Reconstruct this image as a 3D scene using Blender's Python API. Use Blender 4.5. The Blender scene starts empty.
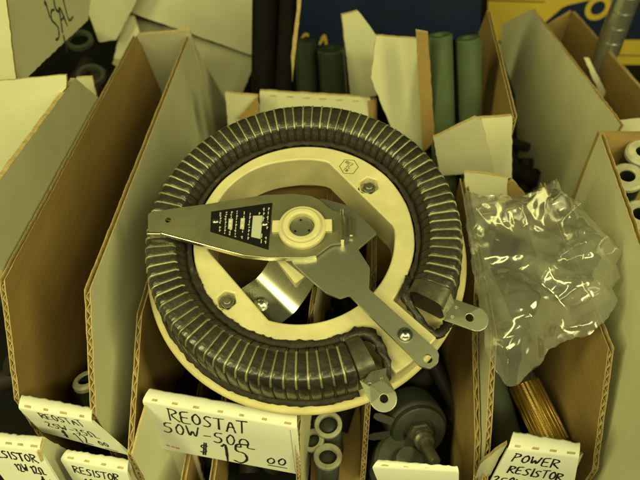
import bpy, bmesh, math, random
from mathutils import Vector, Matrix, noise
from mathutils.geometry import delaunay_2d_cdt
random.seed(7)
SC = bpy.context.scene
COL = SC.collection

# ------------------------------------------------------------------ camera
F_PX = 580.0
PITCH = math.atan(565 / F_PX)
YAW = math.radians(0.8)
cam_d = bpy.data.cameras.new('camera')
cam = bpy.data.objects.new('camera', cam_d)
COL.objects.link(cam)
cam.location = (0, 0, 0.36)
cam.rotation_euler = (math.pi / 2 - PITCH, 0, YAW)
cam_d.sensor_width = 36
cam_d.lens = 36 * F_PX / 640
cam_d.clip_start = 0.01
cam_d.clip_end = 20
cam_d.dof.use_dof = True
cam_d.dof.focus_distance = 0.29
cam_d.dof.aperture_fstop = 11
SC.camera = cam

# ------------------------------------------------------------------ light
W = bpy.data.worlds.new('World')
SC.world = W
W.use_nodes = True
bg = W.node_tree.nodes['Background']
bg.inputs[0].default_value = (0.92, 0.92, 0.38, 1)
bg.inputs[1].default_value = 0.02


def area(name, loc, target, sx, sy, power, col):
    d = bpy.data.lights.new(name, 'AREA')
    d.shape = 'RECTANGLE'
    d.size = sx
    d.size_y = sy
    d.energy = power
    d.color = col
    o = bpy.data.objects.new(name, d)
    COL.objects.link(o)
    o.location = loc
    o.rotation_euler = (Vector(target) - Vector(loc)).to_track_quat('-Z', 'Y').to_euler()
    return o


# two low side lamps added to brighten the box walls; overhead tube in front
area('unseen_area_light', (0.72, -0.25, 0.75), (0.05, 0.15, 0.1), 0.14, 0.8, 7.0, (1.0, 0.965, 0.34))
area('unseen_area_light', (-0.72, -0.30, 0.80), (0.05, 0.15, 0.1), 0.14, 0.8, 9.5, (1.0, 0.965, 0.34))
area('unseen_area_light', (0.1, -0.75, 1.05), (0, 0.15, 0.1), 1.2, 0.16, 11.5, (1.0, 0.965, 0.43))

SC.view_settings.view_transform = 'Standard'
SC.view_settings.look = 'None'
SC.view_settings.exposure = -0.12
SC.view_settings.gamma = 1
SC.view_settings.use_curve_mapping = False


# ------------------------------------------------------------------ materials
def mat(name, col, rough=.6, metal=0., spec=.5, nscale=None, namt=.12, col2=None, bump=0., bscale=800, coat=0.,
        spots=None, objvar=0., stretch=None, flute=0.):
    m = bpy.data.materials.new(name)
    m.use_nodes = True
    nt = m.node_tree
    N, L = nt.nodes, nt.links
    b = N['Principled BSDF']
    b.inputs['Roughness'].default_value = rough
    b.inputs['Metallic'].default_value = metal
    b.inputs['Specular IOR Level'].default_value = spec
    b.inputs['Coat Weight'].default_value = coat
    b.inputs['Coat Roughness'].default_value = .12
    b.inputs['Base Color'].default_value = (*col, 1)
    tc = N.new('ShaderNodeTexCoord')
    vec = tc.outputs['Object']
    if stretch:
        mp = N.new('ShaderNodeMapping')
        mp.inputs['Scale'].default_value = stretch
        L.new(vec, mp.inputs[0])
        vec = mp.outputs[0]
    out = None
    if nscale:
        n = N.new('ShaderNodeTexNoise')
        n.inputs['Scale'].default_value = nscale
        n.inputs['Detail'].default_value = 6
        n.inputs['Roughness'].default_value = .6
        L.new(vec, n.inputs['Vector'])
        r = N.new('ShaderNodeValToRGB')
        r.color_ramp.elements[0].position = .3
        r.color_ramp.elements[1].position = .7
        c2 = col2 or tuple(c * (1 - namt * 2) for c in col)
        r.color_ramp.elements[0].color = (*c2, 1)
        r.color_ramp.elements[1].color = (*col, 1)
        L.new(n.outputs['Fac'], r.inputs[0])
        out = r.outputs[0]
        rr = N.new('ShaderNodeMapRange')
        rr.inputs['To Min'].default_value = min(1, rough * 1.25)
        rr.inputs['To Max'].default_value = rough * .8
        L.new(n.outputs['Fac'], rr.inputs['Value'])
        L.new(rr.outputs[0], b.inputs['Roughness'])
    if spots:
        sc, thr, scol = spots
        n2 = N.new('ShaderNodeTexNoise')
        n2.inputs['Scale'].default_value = sc
        n2.inputs['Detail'].default_value = 8
        n2.inputs['Roughness'].default_value = .7
        L.new(tc.outputs['Object'], n2.inputs['Vector'])
        r2 = N.new('ShaderNodeValToRGB')
        r2.color_ramp.elements[0].position = thr
        r2.color_ramp.elements[1].position = min(1, thr + .07)
        r2.color_ramp.elements[0].color = (0, 0, 0, 1)
        r2.color_ramp.elements[1].color = (1, 1, 1, 1)
        L.new(n2.outputs['Fac'], r2.inputs[0])
        mx = N.new('ShaderNodeMix')
        mx.data_type = 'RGBA'
        L.new(r2.outputs[0], mx.inputs[0])
        if out:
            L.new(out, mx.inputs[6])
        else:
            mx.inputs[6].default_value = (*col, 1)
        mx.inputs[7].default_value = (*scol, 1)
        out = mx.outputs[2]
    if objvar:
        oi = N.new('ShaderNodeObjectInfo')
        mr = N.new('ShaderNodeMapRange')
        mr.inputs['To Min'].default_value = 1 - objvar
        mr.inputs['To Max'].default_value = 1 + objvar
        L.new(oi.outputs['Random'], mr.inputs['Value'])
        mm = N.new('ShaderNodeMix')
        mm.data_type = 'RGBA'
        mm.blend_type = 'MULTIPLY'
        mm.inputs[0].default_value = 1
        if out:
            L.new(out, mm.inputs[6])
        else:
            mm.inputs[6].default_value = (*col, 1)
        L.new(mr.outputs[0], mm.inputs[7])
        out = mm.outputs[2]
    if out:
        L.new(out, b.inputs['Base Color'])
    if bump:
        nb = N.new('ShaderNodeTexNoise')
        nb.inputs['Scale'].default_value = bscale
        nb.inputs['Detail'].default_value = 5
        L.new(vec, nb.inputs['Vector'])
        bp = N.new('ShaderNodeBump')
        bp.inputs['Strength'].default_value = bump
        bp.inputs['Distance'].default_value = .0006
        L.new(nb.outputs['Fac'], bp.inputs['Height'])
        L.new(bp.outputs[0], b.inputs['Normal'])
        if flute:       # the washboard of the flutes telegraphing through the liner
            wv = N.new('ShaderNodeTexWave')
            wv.bands_direction = 'Z'
            wv.inputs['Scale'].default_value = 68
            wv.inputs['Distortion'].default_value = 1.2
            wv.inputs['Detail Scale'].default_value = .6
            L.new(tc.outputs['Object'], wv.inputs['Vector'])
            b2 = N.new('ShaderNodeBump')
            b2.inputs['Strength'].default_value = flute
            b2.inputs['Distance'].default_value = .00009
            L.new(wv.outputs['Fac'], b2.inputs['Height'])
            L.new(bp.outputs[0], b2.inputs['Normal'])
            L.new(b2.outputs[0], b.inputs['Normal'])
    return m


M = dict(
    white=mat('white_board', (.68, .66, .49), .62, nscale=14, namt=.09, bump=.3, bscale=60, spots=(55, .69, (.46, .43, .34)), flute=.2),
    grey=mat('shaded_white_board', (.53, .51, .37), .75, nscale=12, namt=.10, bump=.3, bscale=50, flute=.25),  # the white board again, coloured darker for panels standing in shade
    kraft=mat('kraft_board', (.34, .22, .075), .8, nscale=22, namt=.16, bump=.3, bscale=90, stretch=(1, .35, 1), spots=(40, .70, (.25, .15, .055)), flute=.45),
    label=mat('clean_white_card', (.74, .74, .70), .55, nscale=16, namt=.05, bump=.2, bscale=70, spots=(38, .70, (.60, .57, .45))),
    edge=mat('board_cut_edge', (.55, .41, .19), .85, nscale=400, namt=.2),
    dark=mat('dark_shelf_and_shade', (.010, .010, .010), .8, spec=.1, nscale=20, namt=.2),  # box bottoms use it too, near-black to paint in the shade inside
    ink=mat('black_marker_ink', (.012, .012, .014), .5),
    red=mat('red_print', (.55, .06, .04), .6),
    pale_ink=mat('pale_grey_print', (.30, .30, .25), .6),
    ceramic=mat('cream_ceramic', (.68, .61, .37), .42, nscale=45, namt=.13, bump=.12, bscale=160, coat=.15,
                spots=(110, .645, (.40, .33, .19))),
    rim=mat('cream_ceramic_rim', (.60, .52, .27), .5, nscale=80, namt=.12, bump=.15, bscale=200, spots=(160, .64, (.33, .28, .17))),
    glaze=mat('dark_vitreous_enamel', (.016, .016, .0125), .36, nscale=260, col2=(.040, .037, .028), bump=.7, bscale=520, coat=.35,
              spots=(520, .62, (.085, .08, .06)), objvar=.35),
    glaze_rough=mat('rough_dark_enamel', (.010, .009, .008), .5, nscale=400, col2=(.026, .021, .016), bump=.9, bscale=500, coat=.1),
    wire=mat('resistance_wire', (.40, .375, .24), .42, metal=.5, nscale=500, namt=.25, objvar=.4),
    wire_in=mat('dark_wire', (.035, .032, .026), .4, metal=.3, nscale=500, namt=.2),  # darker than the top; used on the inner and outer sides of each turn
    cement=mat('brown_cement', (.030, .022, .015), .75, nscale=300, namt=.3, bump=1.0, bscale=350, spots=(300, .60, (.09, .065, .04))),
    nickel=mat('brushed_nickel', (.54, .54, .46), .44, metal=1., nscale=70, namt=.22, bump=.04, bscale=500, spots=(180, .68, (.25, .24, .19))),
    bracket=mat('dull_stamped_brass', (.33, .315, .21), .5, metal=.8, nscale=90, namt=.2, bump=.07, bscale=420, spots=(240, .66, (.17, .16, .12))),
    bright=mat('bright_plated_steel', (.62, .62, .56), .27, metal=1., nscale=120, namt=.08),
    plate=mat('black_plate', (.008, .008, .009), .6, spec=.1),
    platetext=mat('plate_lettering', (.42, .42, .36), .5),
    darkcomp=mat('dark_bakelite', (.055, .062, .052), .42, nscale=120, namt=.2, bump=.2),
    darksteel=mat('dull_steel', (.26, .25, .21), .42, metal=.8, nscale=120, namt=.15),
    green=mat('green_enamel', (.080, .110, .066), .32, nscale=80, namt=.1, coat=.4, objvar=.1),
    dkgreen=mat('dark_green_enamel', (.020, .030, .020), .38, spec=.3, nscale=80, namt=.15, coat=.3, objvar=.1),
    black=mat('black_rubber', (.005, .004, .004), .75, spec=.1, nscale=80, namt=.2),
    gold=mat('copper_winding', (.55, .36, .09), .4, metal=.75, nscale=300, namt=.15),
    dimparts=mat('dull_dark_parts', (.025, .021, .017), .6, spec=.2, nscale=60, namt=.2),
    blue=mat('blue_print_board', (.007, .015, .058), .45, nscale=40, namt=.1),
    yellow=mat('yellow_print_board', (.55, .39, .05), .55, nscale=40, namt=.05),
    greypink=mat('dull_red_plastic', (.14, .05, .045), .5),
    ringw=mat('white_ceramic_end', (.50, .48, .36), .5, nscale=120, namt=.22),
)


# ------------------------------------------------------------------ helpers
def mesh_obj(name, verts, faces, mats, parent=None, smooth=False, fm=None):
    me = bpy.data.meshes.new(name)
    me.from_pydata([tuple(v) for v in verts], [], faces)
    for m in (mats if isinstance(mats, (list, tuple)) else [mats]):
        me.materials.append(m)
    if fm:
        for p, i in zip(me.polygons, fm):
            p.material_index = i
    if smooth:
        for p in me.polygons:
            p.use_smooth = True
    me.update()
    o = bpy.data.objects.new(name, me)
    COL.objects.link(o)
    if parent:
        o.parent = parent
        if parent.type == 'EMPTY' and parent.get('world_parts'):
            o.matrix_parent_inverse = Matrix.Translation(parent.location).inverted()
    return o


def bm_obj(name, bm, mats, parent=None, smooth=False):
    me = bpy.data.meshes.new(name)
    bm.to_mesh(me)
    bm.free()
    for m in (mats if isinstance(mats, (list, tuple)) else [mats]):
        me.materials.append(m)
    if smooth:
        for p in me.polygons:
            p.use_smooth = True
    o = bpy.data.objects.new(name, me)
    COL.objects.link(o)
    if parent:
        o.parent = parent
        if parent.type == 'EMPTY' and parent.get('world_parts'):
            o.matrix_parent_inverse = Matrix.Translation(parent.location).inverted()
    return o


def tag(o, label=None, cat=None, group=None, kind=None):
    if label:
        o['label'] = label
    if cat:
        o['category'] = cat
    if group:
        o['group'] = group
    if kind:
        o['kind'] = kind
    return o


def thing(name, label, cat, loc=(0, 0, 0), group=None, world_parts=True):
    """Empty at the thing's base; its parts are given in world coordinates"""
    o = bpy.data.objects.new(name, None)
    COL.objects.link(o)
    o.location = loc
    o.empty_display_size = .01
    if world_parts:
        o['world_parts'] = 1
    return tag(o, label, cat, group)


def finish():
    for o in bpy.data.objects:
        if 'world_parts' in o:
            del o['world_parts']


def smooth_by_angle(o, deg=35):
    me = o.data
    bm = bmesh.new()
    bm.from_mesh(me)
    for f in bm.faces:
        f.smooth = True
    for e in bm.edges:
        if len(e.link_faces) == 2 and e.calc_face_angle(0) > math.radians(deg):
            e.smooth = False
    bm.to_mesh(me)
    bm.free()


def bevel(o, w, seg=2, deg=30):
    m = o.modifiers.new('bevel', 'BEVEL')
    m.width = w
    m.segments = seg
    m.limit_method = 'ANGLE'
    m.angle_limit = math.radians(deg)
    m.harden_normals = False
    return o


def resample(poly, step, jit=0., rnd=random):
    """subdivide the outline of a planar polygon and let the edges wander a little"""
    out = []
    n = len(poly)
    for i in range(n):
        a, b = Vector(poly[i]), Vector(poly[(i + 1) % n])
        k = max(1, int((b - a).length / step))
        d = (b - a)
        pr = Vector((-d.y, d.x)).normalized() if d.length > 0 else Vector((0, 0))
        for j in range(k):
            p = a.lerp(b, j / k)
            if j:
                p = p + pr * rnd.uniform(-jit, jit)
            out.append(p)
    return out


def plane_frame(pts):
    P = [Vector(p) for p in pts]
    n = Vector((0, 0, 0))
    for i in range(len(P)):
        a, b = P[i] - P[0], P[(i + 1) % len(P)] - P[0]
        n += a.cross(b)
    n.normalize()
    u = Vector((0, 0, 1)).cross(n)
    if u.length < .2:
        u = Vector((1, 0, 0)) - n * n.x
    u.normalize()
    v = n.cross(u)
    return P[0], u, v, n


def sheet(name, pts, back, mats, parent, thick=.0028, flute=False, step=.004, jit=.00035):
    """A board. pts = outline of the face in view, back = rough direction to its other side.
    mats = (seen face, other face). With flute: two liners and a corrugated medium."""
    o0, u, v, n = plane_frame(pts)
    if n.dot(Vector(back)) > 0:
        n2 = n
    else:
        n2 = -n
    p2 = [((Vector(p) - o0).dot(u), (Vector(p) - o0).dot(v)) for p in pts]
    rs = resample([Vector(p) for p in p2], step, jit)
    ml = [mats[0], mats[1], M['edge']]
    verts, faces, fm = [], [], []

    def prism(d0, d1, m0, m1):
        b = len(verts)
        k = len(rs)
        for d in (d0, d1):
            for q in rs:
                verts.append(o0 + u * q[0] + v * q[1] + n2 * d)
        faces.append(list(range(b, b + k)))
        fm.append(m0)
        faces.append(list(range(b + 2 * k - 1, b + k - 1, -1)))
        fm.append(m1)
        for i in range(k):
            j = (i + 1) % k
            faces.append([b + i, b + k + i, b + k + j, b + j])
            fm.append(2)

    if not flute:
        prism(0, thick, 0, 1)
    else:
        lt = .00042
        prism(0, lt, 0, 2)
        prism(thick - lt, thick, 2, 1)
        # corrugated medium, flutes running along u
        inset = .0003
        zs = [q[1] for q in p2]
        lo, hi = min(zs) + inset, max(zs) - inset
        per = .0046
        st = per / 6
        rows = []
        z = lo
        k = 0
        m = len(p2)
        while z < hi:
            xs = []
            for i in range(m):
                a, b = p2[i], p2[(i + 1) % m]
                if (a[1] - z) * (b[1] - z) < 0:
                    xs.append(a[0] + (b[0] - a[0]) * (z - a[1]) / (b[1] - a[1]))
            if len(xs) >= 2:
                cr = .62 + .38 * noise.noise(Vector((z * 160, o0.x * 90, 4)))
                d = thick / 2 + math.sin(2 * math.pi * z / per + 1.9 * noise.noise(Vector((z * 70, o0.x * 50, 0)))) * (thick / 2 - lt - .0001) * min(1, cr + .25)
                rows.append((z, min(xs) + inset, max(xs) - inset, d))
            z += st
        b = len(verts)
        mt = .00017
        for (zz, x0, x1, d) in rows:
            for s in (-mt, mt):
                for xx in (x0, x1):
                    verts.append(o0 + u * xx + v * zz + n2 * (d + s))
        for i in range(len(rows) - 1):
            a, c = b + 4 * i, b + 4 * i + 4
            faces += [[a, a + 1, c + 1, c], [a + 2, c + 2, c + 3, a + 3], [a, c, c + 2, a + 2], [a + 1, a + 3, c + 3, c + 1]]
            fm += [2, 2, 2, 2]
    o = mesh_obj(name, verts, faces, ml, parent, fm=fm)
    bm = bmesh.new()
    bm.from_mesh(o.data)
    bmesh.ops.recalc_face_normals(bm, faces=bm.faces)
    bm.to_mesh(o.data)
    bm.free()
    return o


def cyl_between(bm, a, b, r0, r1=None, seg=24, caps=True):
    a, b = Vector(a), Vector(b)
    r1 = r0 if r1 is None else r1
    d = (b - a).normalized()
    q = d.to_track_quat('Z', 'Y')
    ra, rb = [], []
    for i in range(seg):
        t = 2 * math.pi * i / seg
        c = Vector((math.cos(t), math.sin(t), 0))
        ra.append(bm.verts.new(a + q @ (c * r0)))
        rb.append(bm.verts.new(b + q @ (c * r1)))
    for i in range(seg):
        j = (i + 1) % seg
        bm.faces.new((ra[i], ra[j], rb[j], rb[i]))
    if caps:
        bm.faces.new(ra[::-1])
        bm.faces.new(rb)


def lathe(bm, a, axis, prof, seg=32, closed=False):
    """prof: (distance along axis, radius)"""
    a = Vector(a)
    q = Vector(axis).normalized().to_track_quat('Z', 'Y')
    rings = []
    for (h, r) in prof:
        rings.append([bm.verts.new(a + q @ Vector((r * math.cos(2 * math.pi * i / seg), r * math.sin(2 * math.pi * i / seg), h)))
                      for i in range(seg)])
    pairs = list(zip(rings[:-1], rings[1:]))
    if closed:
        pairs.append((rings[-1], rings[0]))
    for A, B in pairs:
        for i in range(seg):
            j = (i + 1) % seg
            bm.faces.new((A[i], A[j], B[j], B[i]))
    if not closed:
        bm.faces.new(rings[0][::-1])
        bm.faces.new(rings[-1])


def cdt_plate(outline, holes, z0, z1, bmx=None):
    """plate with holes, local xy outline -> bmesh"""
    bm = bmx or bmesh.new()
    loops = [outline] + holes
    vs, edges = [], []
    for lp in loops:
        b = len(vs)
        vs += [Vector(p[:2]) for p in lp]
        edges += [(b + i, b + (i + 1) % len(lp)) for i in range(len(lp))]
    rv, re_, rf, *_ = delaunay_2d_cdt(vs, edges, [], 0, 1e-7)

    def inside(p, lp):
        c = False
        j = len(lp) - 1
        for i in range(len(lp)):
            a, b = lp[i], lp[j]
            if (a[1] > p[1]) != (b[1] > p[1]) and p[0] < (b[0] - a[0]) * (p[1] - a[1]) / (b[1] - a[1]) + a[0]:
                c = not c
            j = i
        return c

    top = [bm.verts.new((p.x, p.y, z1)) for p in rv]
    bot = [bm.verts.new((p.x, p.y, z0)) for p in rv]
    cnt = {}
    for f in rf:
        c = sum((rv[i] for i in f), Vector((0, 0))) / len(f)
        if not inside(c, outline) or any(inside(c, h) for h in holes):
            continue
        bm.faces.new([top[i] for i in f])
        bm.faces.new([bot[i] for i in reversed(f)])
        for i in range(len(f)):
            a, b = f[i], f[(i + 1) % len(f)]
            cnt[(a, b)] = 1
    for (a, b) in cnt:
        if (b, a) not in cnt:
            bm.faces.new([top[a], bot[a], bot[b], top[b]])
    bmesh.ops.delete(bm, geom=[v for v in bm.verts if not v.link_faces], context='VERTS')
    bmesh.ops.recalc_face_normals(bm, faces=bm.faces)
    return bm


def circle(cx, cy, r, n=24, a0=0):
    return [(cx + r * math.cos(a0 + 2 * math.pi * i / n), cy + r * math.sin(a0 + 2 * math.pi * i / n)) for i in range(n)]


# ---- hand lettering ------------------------------------------------------
GL = {
    'R': [[(0, 0), (0, 1)], [(-.05, 1), (.45, .95), (.5, .72), (.05, .5), (.6, 0)]],
    'E': [[(.5, 1), (0, .95), (0, .5), (.4, .52)], [(0, .5), (0, .02), (.52, .05)]],
    'O': [[(.3, 1), (.05, .75), (.02, .3), (.25, 0), (.5, .25), (.52, .7), (.3, 1)]],
    'S': [[(.5, .92), (.25, 1), (.05, .75), (.3, .52), (.48, .3), (.3, .02), (0, .08)]],
    'T': [[(-.05, .95), (.6, 1)], [(.28, .98), (.25, 0)]],
    'A': [[(0, 0), (.28, 1), (.55, 0)], [(.1, .38), (.48, .4)]],
    'P': [[(.05, 0), (.08, 1)], [(0, .98), (.45, .95), (.5, .7), (.08, .48)]],
    'W': [[(0, 1), (.15, 0), (.33, .7), (.5, 0), (.72, 1)]],
    'I': [[(.1, 1), (.1, 0)]],
    'L': [[(.05, 1), (.03, .02), (.5, .04)]],
    'B': [[(0, 0), (0, 1), (.4, .9), (.4, .6), (0, .5), (.48, .4), (.45, .05), (0, 0)]],
    '5': [[(.5, 1), (.1, .97), (.06, .6), (.4, .58), (.48, .25), (.25, 0), (0, .1)]],
    '0': [[(.27, 1), (.03, .6), (.1, .1), (.35, .02), (.52, .5), (.42, .9), (.27, 1)]],
    '2': [[(.03, .8), (.25, 1), (.48, .78), (.25, .35), (0, .02), (.55, .05)]],
    '3': [[(.05, .95), (.45, .95), (.2, .58), (.48, .3), (.25, 0), (0, .1)]],
    '1': [[(0, .8), (.15, 1), (.17, 0)]],
    '$': [[(.5, .82), (.22, .9), (.05, .68), (.45, .38), (.3, .12), (0, .15)], [(.34, 1.12), (.16, -.12)], [(.46, 1.12), (.3, -.12)]],
    '-': [[(.05, .45), (.45, .48)]],
    'U': [[(-.1, .02), (.2, .04), (.05, .5), (.15, .9), (.45, .95), (.62, .6), (.5, .05), (.95, .06)]],   # ohm sign
    '#': [[(.12, 1.05), (.05, -.05)], [(.4, 1.05), (.33, -.05)], [(-.08, .65), (.58, .7)], [(-.1, .3), (.55, .34)]],
    'C': [[(.5, .85), (.25, 1), (.03, .65), (.05, .25), (.28, 0), (.52, .15)]],
    ' ': [],
}
GW = {'W': .95, 'I': .3, '1': .42, 'U': 1.2, ' ': .45, '-': .62}


def strokes_mesh(name, lines, fmap, mt, parent, width):
    """lines: (text, s0, t_base, height, glyph width scale, slope). fmap(s,t) -> world point and normal."""
    verts, faces = [], []
    rnd = random.Random(name + str(len(lines)))
    cnt = [0]

    def dab(p, q, w):
        a, n = fmap(*p)
        b, _ = fmap(*q)
        d = b - a
        if d.length < 1e-6:
            return
        d.normalize()
        s = n.cross(d).normalized()
        cnt[0] += 1
        off = n * (.00012 + .0000015 * (cnt[0] % 37))
        k = len(verts)
        e = d * w * .35
        wa, wb = w * rnd.uniform(.62, 1.25) / 2, w * rnd.uniform(.62, 1.25) / 2
        verts.extend([a - e - s * wa * .6 + off, a - s * wa + off, b - s * wb + off, b + e - s * wb * .6 + off,
                      b + e + s * wb * .6 + off, b + s * wb + off, a + s * wa + off, a - e + s * wa * .6 + off])
        faces.append([k, k + 1, k + 2, k + 3, k + 4, k + 5, k + 6, k + 7])

    for (txt, s0, t0, h, gw, slope) in lines:
        s = s0
        for ch in txt:
            jx, jy, js = rnd.uniform(-.02, .02) * gw, rnd.uniform(-.05, .05) * h, rnd.uniform(.9, 1.08)
            for st in GL[ch]:
                pp = []
                for (x, y) in st:
                    y2 = y * js
                    pp.append((s + (x + .12 * y) * gw + jx, t0 + slope * (s - s0) - y2 * h + jy))
                # smooth by chaikin
                for _ in range(2 if len(pp) > 2 else 0):
                    q = [pp[0]]
                    for i in range(len(pp) - 1):
                        a, b = pp[i], pp[i + 1]
                        q.append((a[0] * .78 + b[0] * .22, a[1] * .78 + b[1] * .22))
                        q.append((a[0] * .22 + b[0] * .78, a[1] * .22 + b[1] * .78))
                    q.append(pp[-1])
                    pp = q
                for i in range(len(pp) - 1):
                    dab(pp[i], pp[i + 1], width)
            s += GW.get(ch, .72) * gw
    return mesh_obj(name, verts, faces, mt, parent)


def line_mesh(name, segs, fmap, mt, parent, width):
    verts, faces = [], []
    for i, (p, q) in enumerate(segs):
        a, n = fmap(*p)
        b, _ = fmap(*q)
        d = (b - a).normalized()
        s = n.cross(d).normalized() * width / 2
        off = n * (.0001 + .000001 * i)
        k = len(verts)
        verts += [a - s + off, b - s + off, b + s + off, a + s + off]
        faces.append([k, k + 1, k + 2, k + 3])
    return mesh_obj(name, verts, faces, mt, parent)
# ================================================================== RHEOSTAT
RC = Vector((-0.0117, 0.2164, 0.1524))
RN = Vector((-.039, -.3026, .9523)).normalized()
RX = Vector((0.9992, 0.0009, 0.0412))
RX = (RX - RN * RX.dot(RN)).normalized()
RY = RN.cross(RX)
rheo = thing('rheostat', 'big round rheostat with dark ribbed ring and cream ceramic core lying across the boxes',
             'rheostat', RC, world_parts=False)
rheo.matrix_world = Matrix(((RX.x, RY.x, RN.x, RC.x), (RX.y, RY.y, RN.y, RC.y), (RX.z, RY.z, RN.z, RC.z), (0, 0, 0, 1)))
mm = .001


def mmp(pts):
    return [(x * mm, y * mm) for x, y in pts]


# thin ceramic disc under the coil
bm = bmesh.new()
lathe(bm, (0, 0, 0), (0, 0, 1), [(-.0225, .053), (-.0232, .0850), (-.0222, .0865), (-.0200, .0868), (-.0188, .0858), (-.0185, .084), (-.0185, .053)],
      160, closed=True)
for v in bm.verts:
    a = math.atan2(v.co.y, v.co.x)
    k = 1 + .004 * noise.noise(Vector((math.cos(a) * 2, math.sin(a) * 2, 3)))
    v.co.x *= k
    v.co.y *= k
smooth_by_angle(bm_obj('base_disc', bm, M['rim'], rheo), 50)

# ceramic core with hexagon pockets, two chords in the bore and the tongue in the gap
R0 = .0572
out = []
for i in range(200):
    a = -180 + i * 1.8
    r = R0 * (1 + .006 * noise.noise(Vector((math.cos(math.radians(a)) * 4, math.sin(math.radians(a)) * 4, 0))))
    if -60 < a < -41:
        r = .0845
    out.append((r * math.cos(math.radians(a)), r * math.sin(math.radians(a))))


def bore(rr, ca, cb, off=(-.0012, 0)):
    pts = []
    for i in range(120):
        a = math.radians(i * 3)
        r = rr + (.0022 if 100 < i * 3 < 175 else 0) * math.sin(math.pi * (i * 3 - 100) / 75)
        for (na, dd) in ((-139.5, ca), (38.9, cb)):
            c = math.cos(a - math.radians(na))
            if c > .1:
                r = min(r, dd / c)
        pts.append((r * math.cos(a) + off[0], r * math.sin(a) + off[1]))
    return pts


hexA = circle(-.0372, -.0353, .0050, 6, math.radians(-136))
hexB = circle(.0352, .0300, .0054, 6, math.radians(38))
core = bm_obj('ceramic_core', cdt_plate(out, [bore(.0482, .0412, .0400), hexA, hexB], -.0265, 0), M['ceramic'], rheo)
bevel(core, .0012, 3, 40)
smooth_by_angle(core, 40)
for h, nr, sc in ((hexA, .0034, 1.0), (hexB, .0033, .9)):
    cx = sum(p[0] for p in h) / 6
    cy = sum(p[1] for p in h) / 6
    bm = cdt_plate([(cx + (p[0] - cx) * 1.02, cy + (p[1] - cy) * 1.02) for p in h], [], -.0262, -.0050)
    bm_obj('pocket_floor', bm, M['ceramic'], core)
    bm = cdt_plate(circle(cx, cy, nr * 1.12, 6, .3), [], -.0050, -.0022)
    lathe(bm, (cx, cy, -.0022), (0, 0, 1), [(0, .0021), (.0010, .0021), (.0014, .0016)], 16)
    nt = bm_obj('hex_nut', bm, M['darksteel'], rheo)
    bevel(nt, .0003, 2)


def core_map(s, t):
    return Vector((s, t, 0)), Vector((0, 0, 1))


hx = circle(.0246, .0424, .0052, 6, math.radians(-5))
mk = line_mesh('maker_mark', [(hx[i], hx[(i + 1) % 6]) for i in range(6)], core_map, M['ink'], core, .00028)


def mark_map(s, t):
    a = math.radians(-32)
    return Vector((.0246 + s * math.cos(a) + t * math.sin(a), .0424 + s * math.sin(a) - t * math.cos(a), 0)), Vector((0, 0, 1))


strokes_mesh('mark_lettering', [('RES', -.0032, -.0012, .0016, .0022, 0), ('2L', -.0016, .0010, .0016, .0022, 0), ('TB', -.0018, .0034, .0016, .0022, 0)],
             mark_map, M['ink'], mk, .00026)

# ---- coil: one enamel segment between two turns, and the turns themselves
SEG = 78
A0, A1 = -27.0, 289.0
DA = (A1 - A0) / SEG
PROF = [(.0575, -.0185), (.0590, -.0060), (.0603, .0005), (.0622, .0048), (.0643, .0074), (.0655, .0089), (.0700, .0095), (.0745, .0100),
        (.0774, .0099), (.0790, .0086), (.0804, .0045), (.0812, -.0010), (.0817, -.0100), (.0812, -.0150), (.0800, -.0185)]


def make_segment(seed):
    verts, faces = [], []
    n = len(PROF)
    K = 6
    for k in range(K + 1):
        f = k / K
        a = math.radians((f - .5) * DA)
        b = .00042 * (math.sin(math.pi * min(1, max(0, f))) ** .45 - 1)
        for i, (r, z) in enumerate(PROF):
            j0, j1 = PROF[max(0, i - 1)], PROF[min(n - 1, i + 1)]
            t = Vector((j1[0] - j0[0], j1[1] - j0[1])).normalized()
            nr, nz = -t.y, t.x
            d = b + .00022 * noise.noise(Vector((i * .9, k * .7, seed * 7.3)))
            if i < 5:
                d += .0003 * noise.noise(Vector((i * 2.1, k * .9, seed * 3.3)))
            rr, zz = r + nr * d, z + nz * d
            verts.append((rr * math.cos(a), rr * math.sin(a), zz))
    for k in range(K):
        for i in range(n - 1):
            a = k * n + i
            faces.append([a, a + 1, a + n + 1, a + n])
    fm = [1 if (f[0] % n) < 4 else 0 for f in faces]
    faces.append(list(range(n))[::-1])
    faces.append(list(range(K * n, K * n + n)))
    fm += [0, 0]
    me = bpy.data.meshes.new('coil_segment')
    me.from_pydata(verts, [], faces)
    me.materials.append(M['glaze'])
    me.materials.append(M['glaze_rough'])
    for p, i in zip(me.polygons, fm):
        p.material_index = i
        p.use_smooth = len(p.vertices) == 4
    bm = bmesh.new()
    bm.from_mesh(me)
    bmesh.ops.recalc_face_normals(bm, faces=bm.faces)
    bm.to_mesh(me)
    bm.free()
    return me


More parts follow.
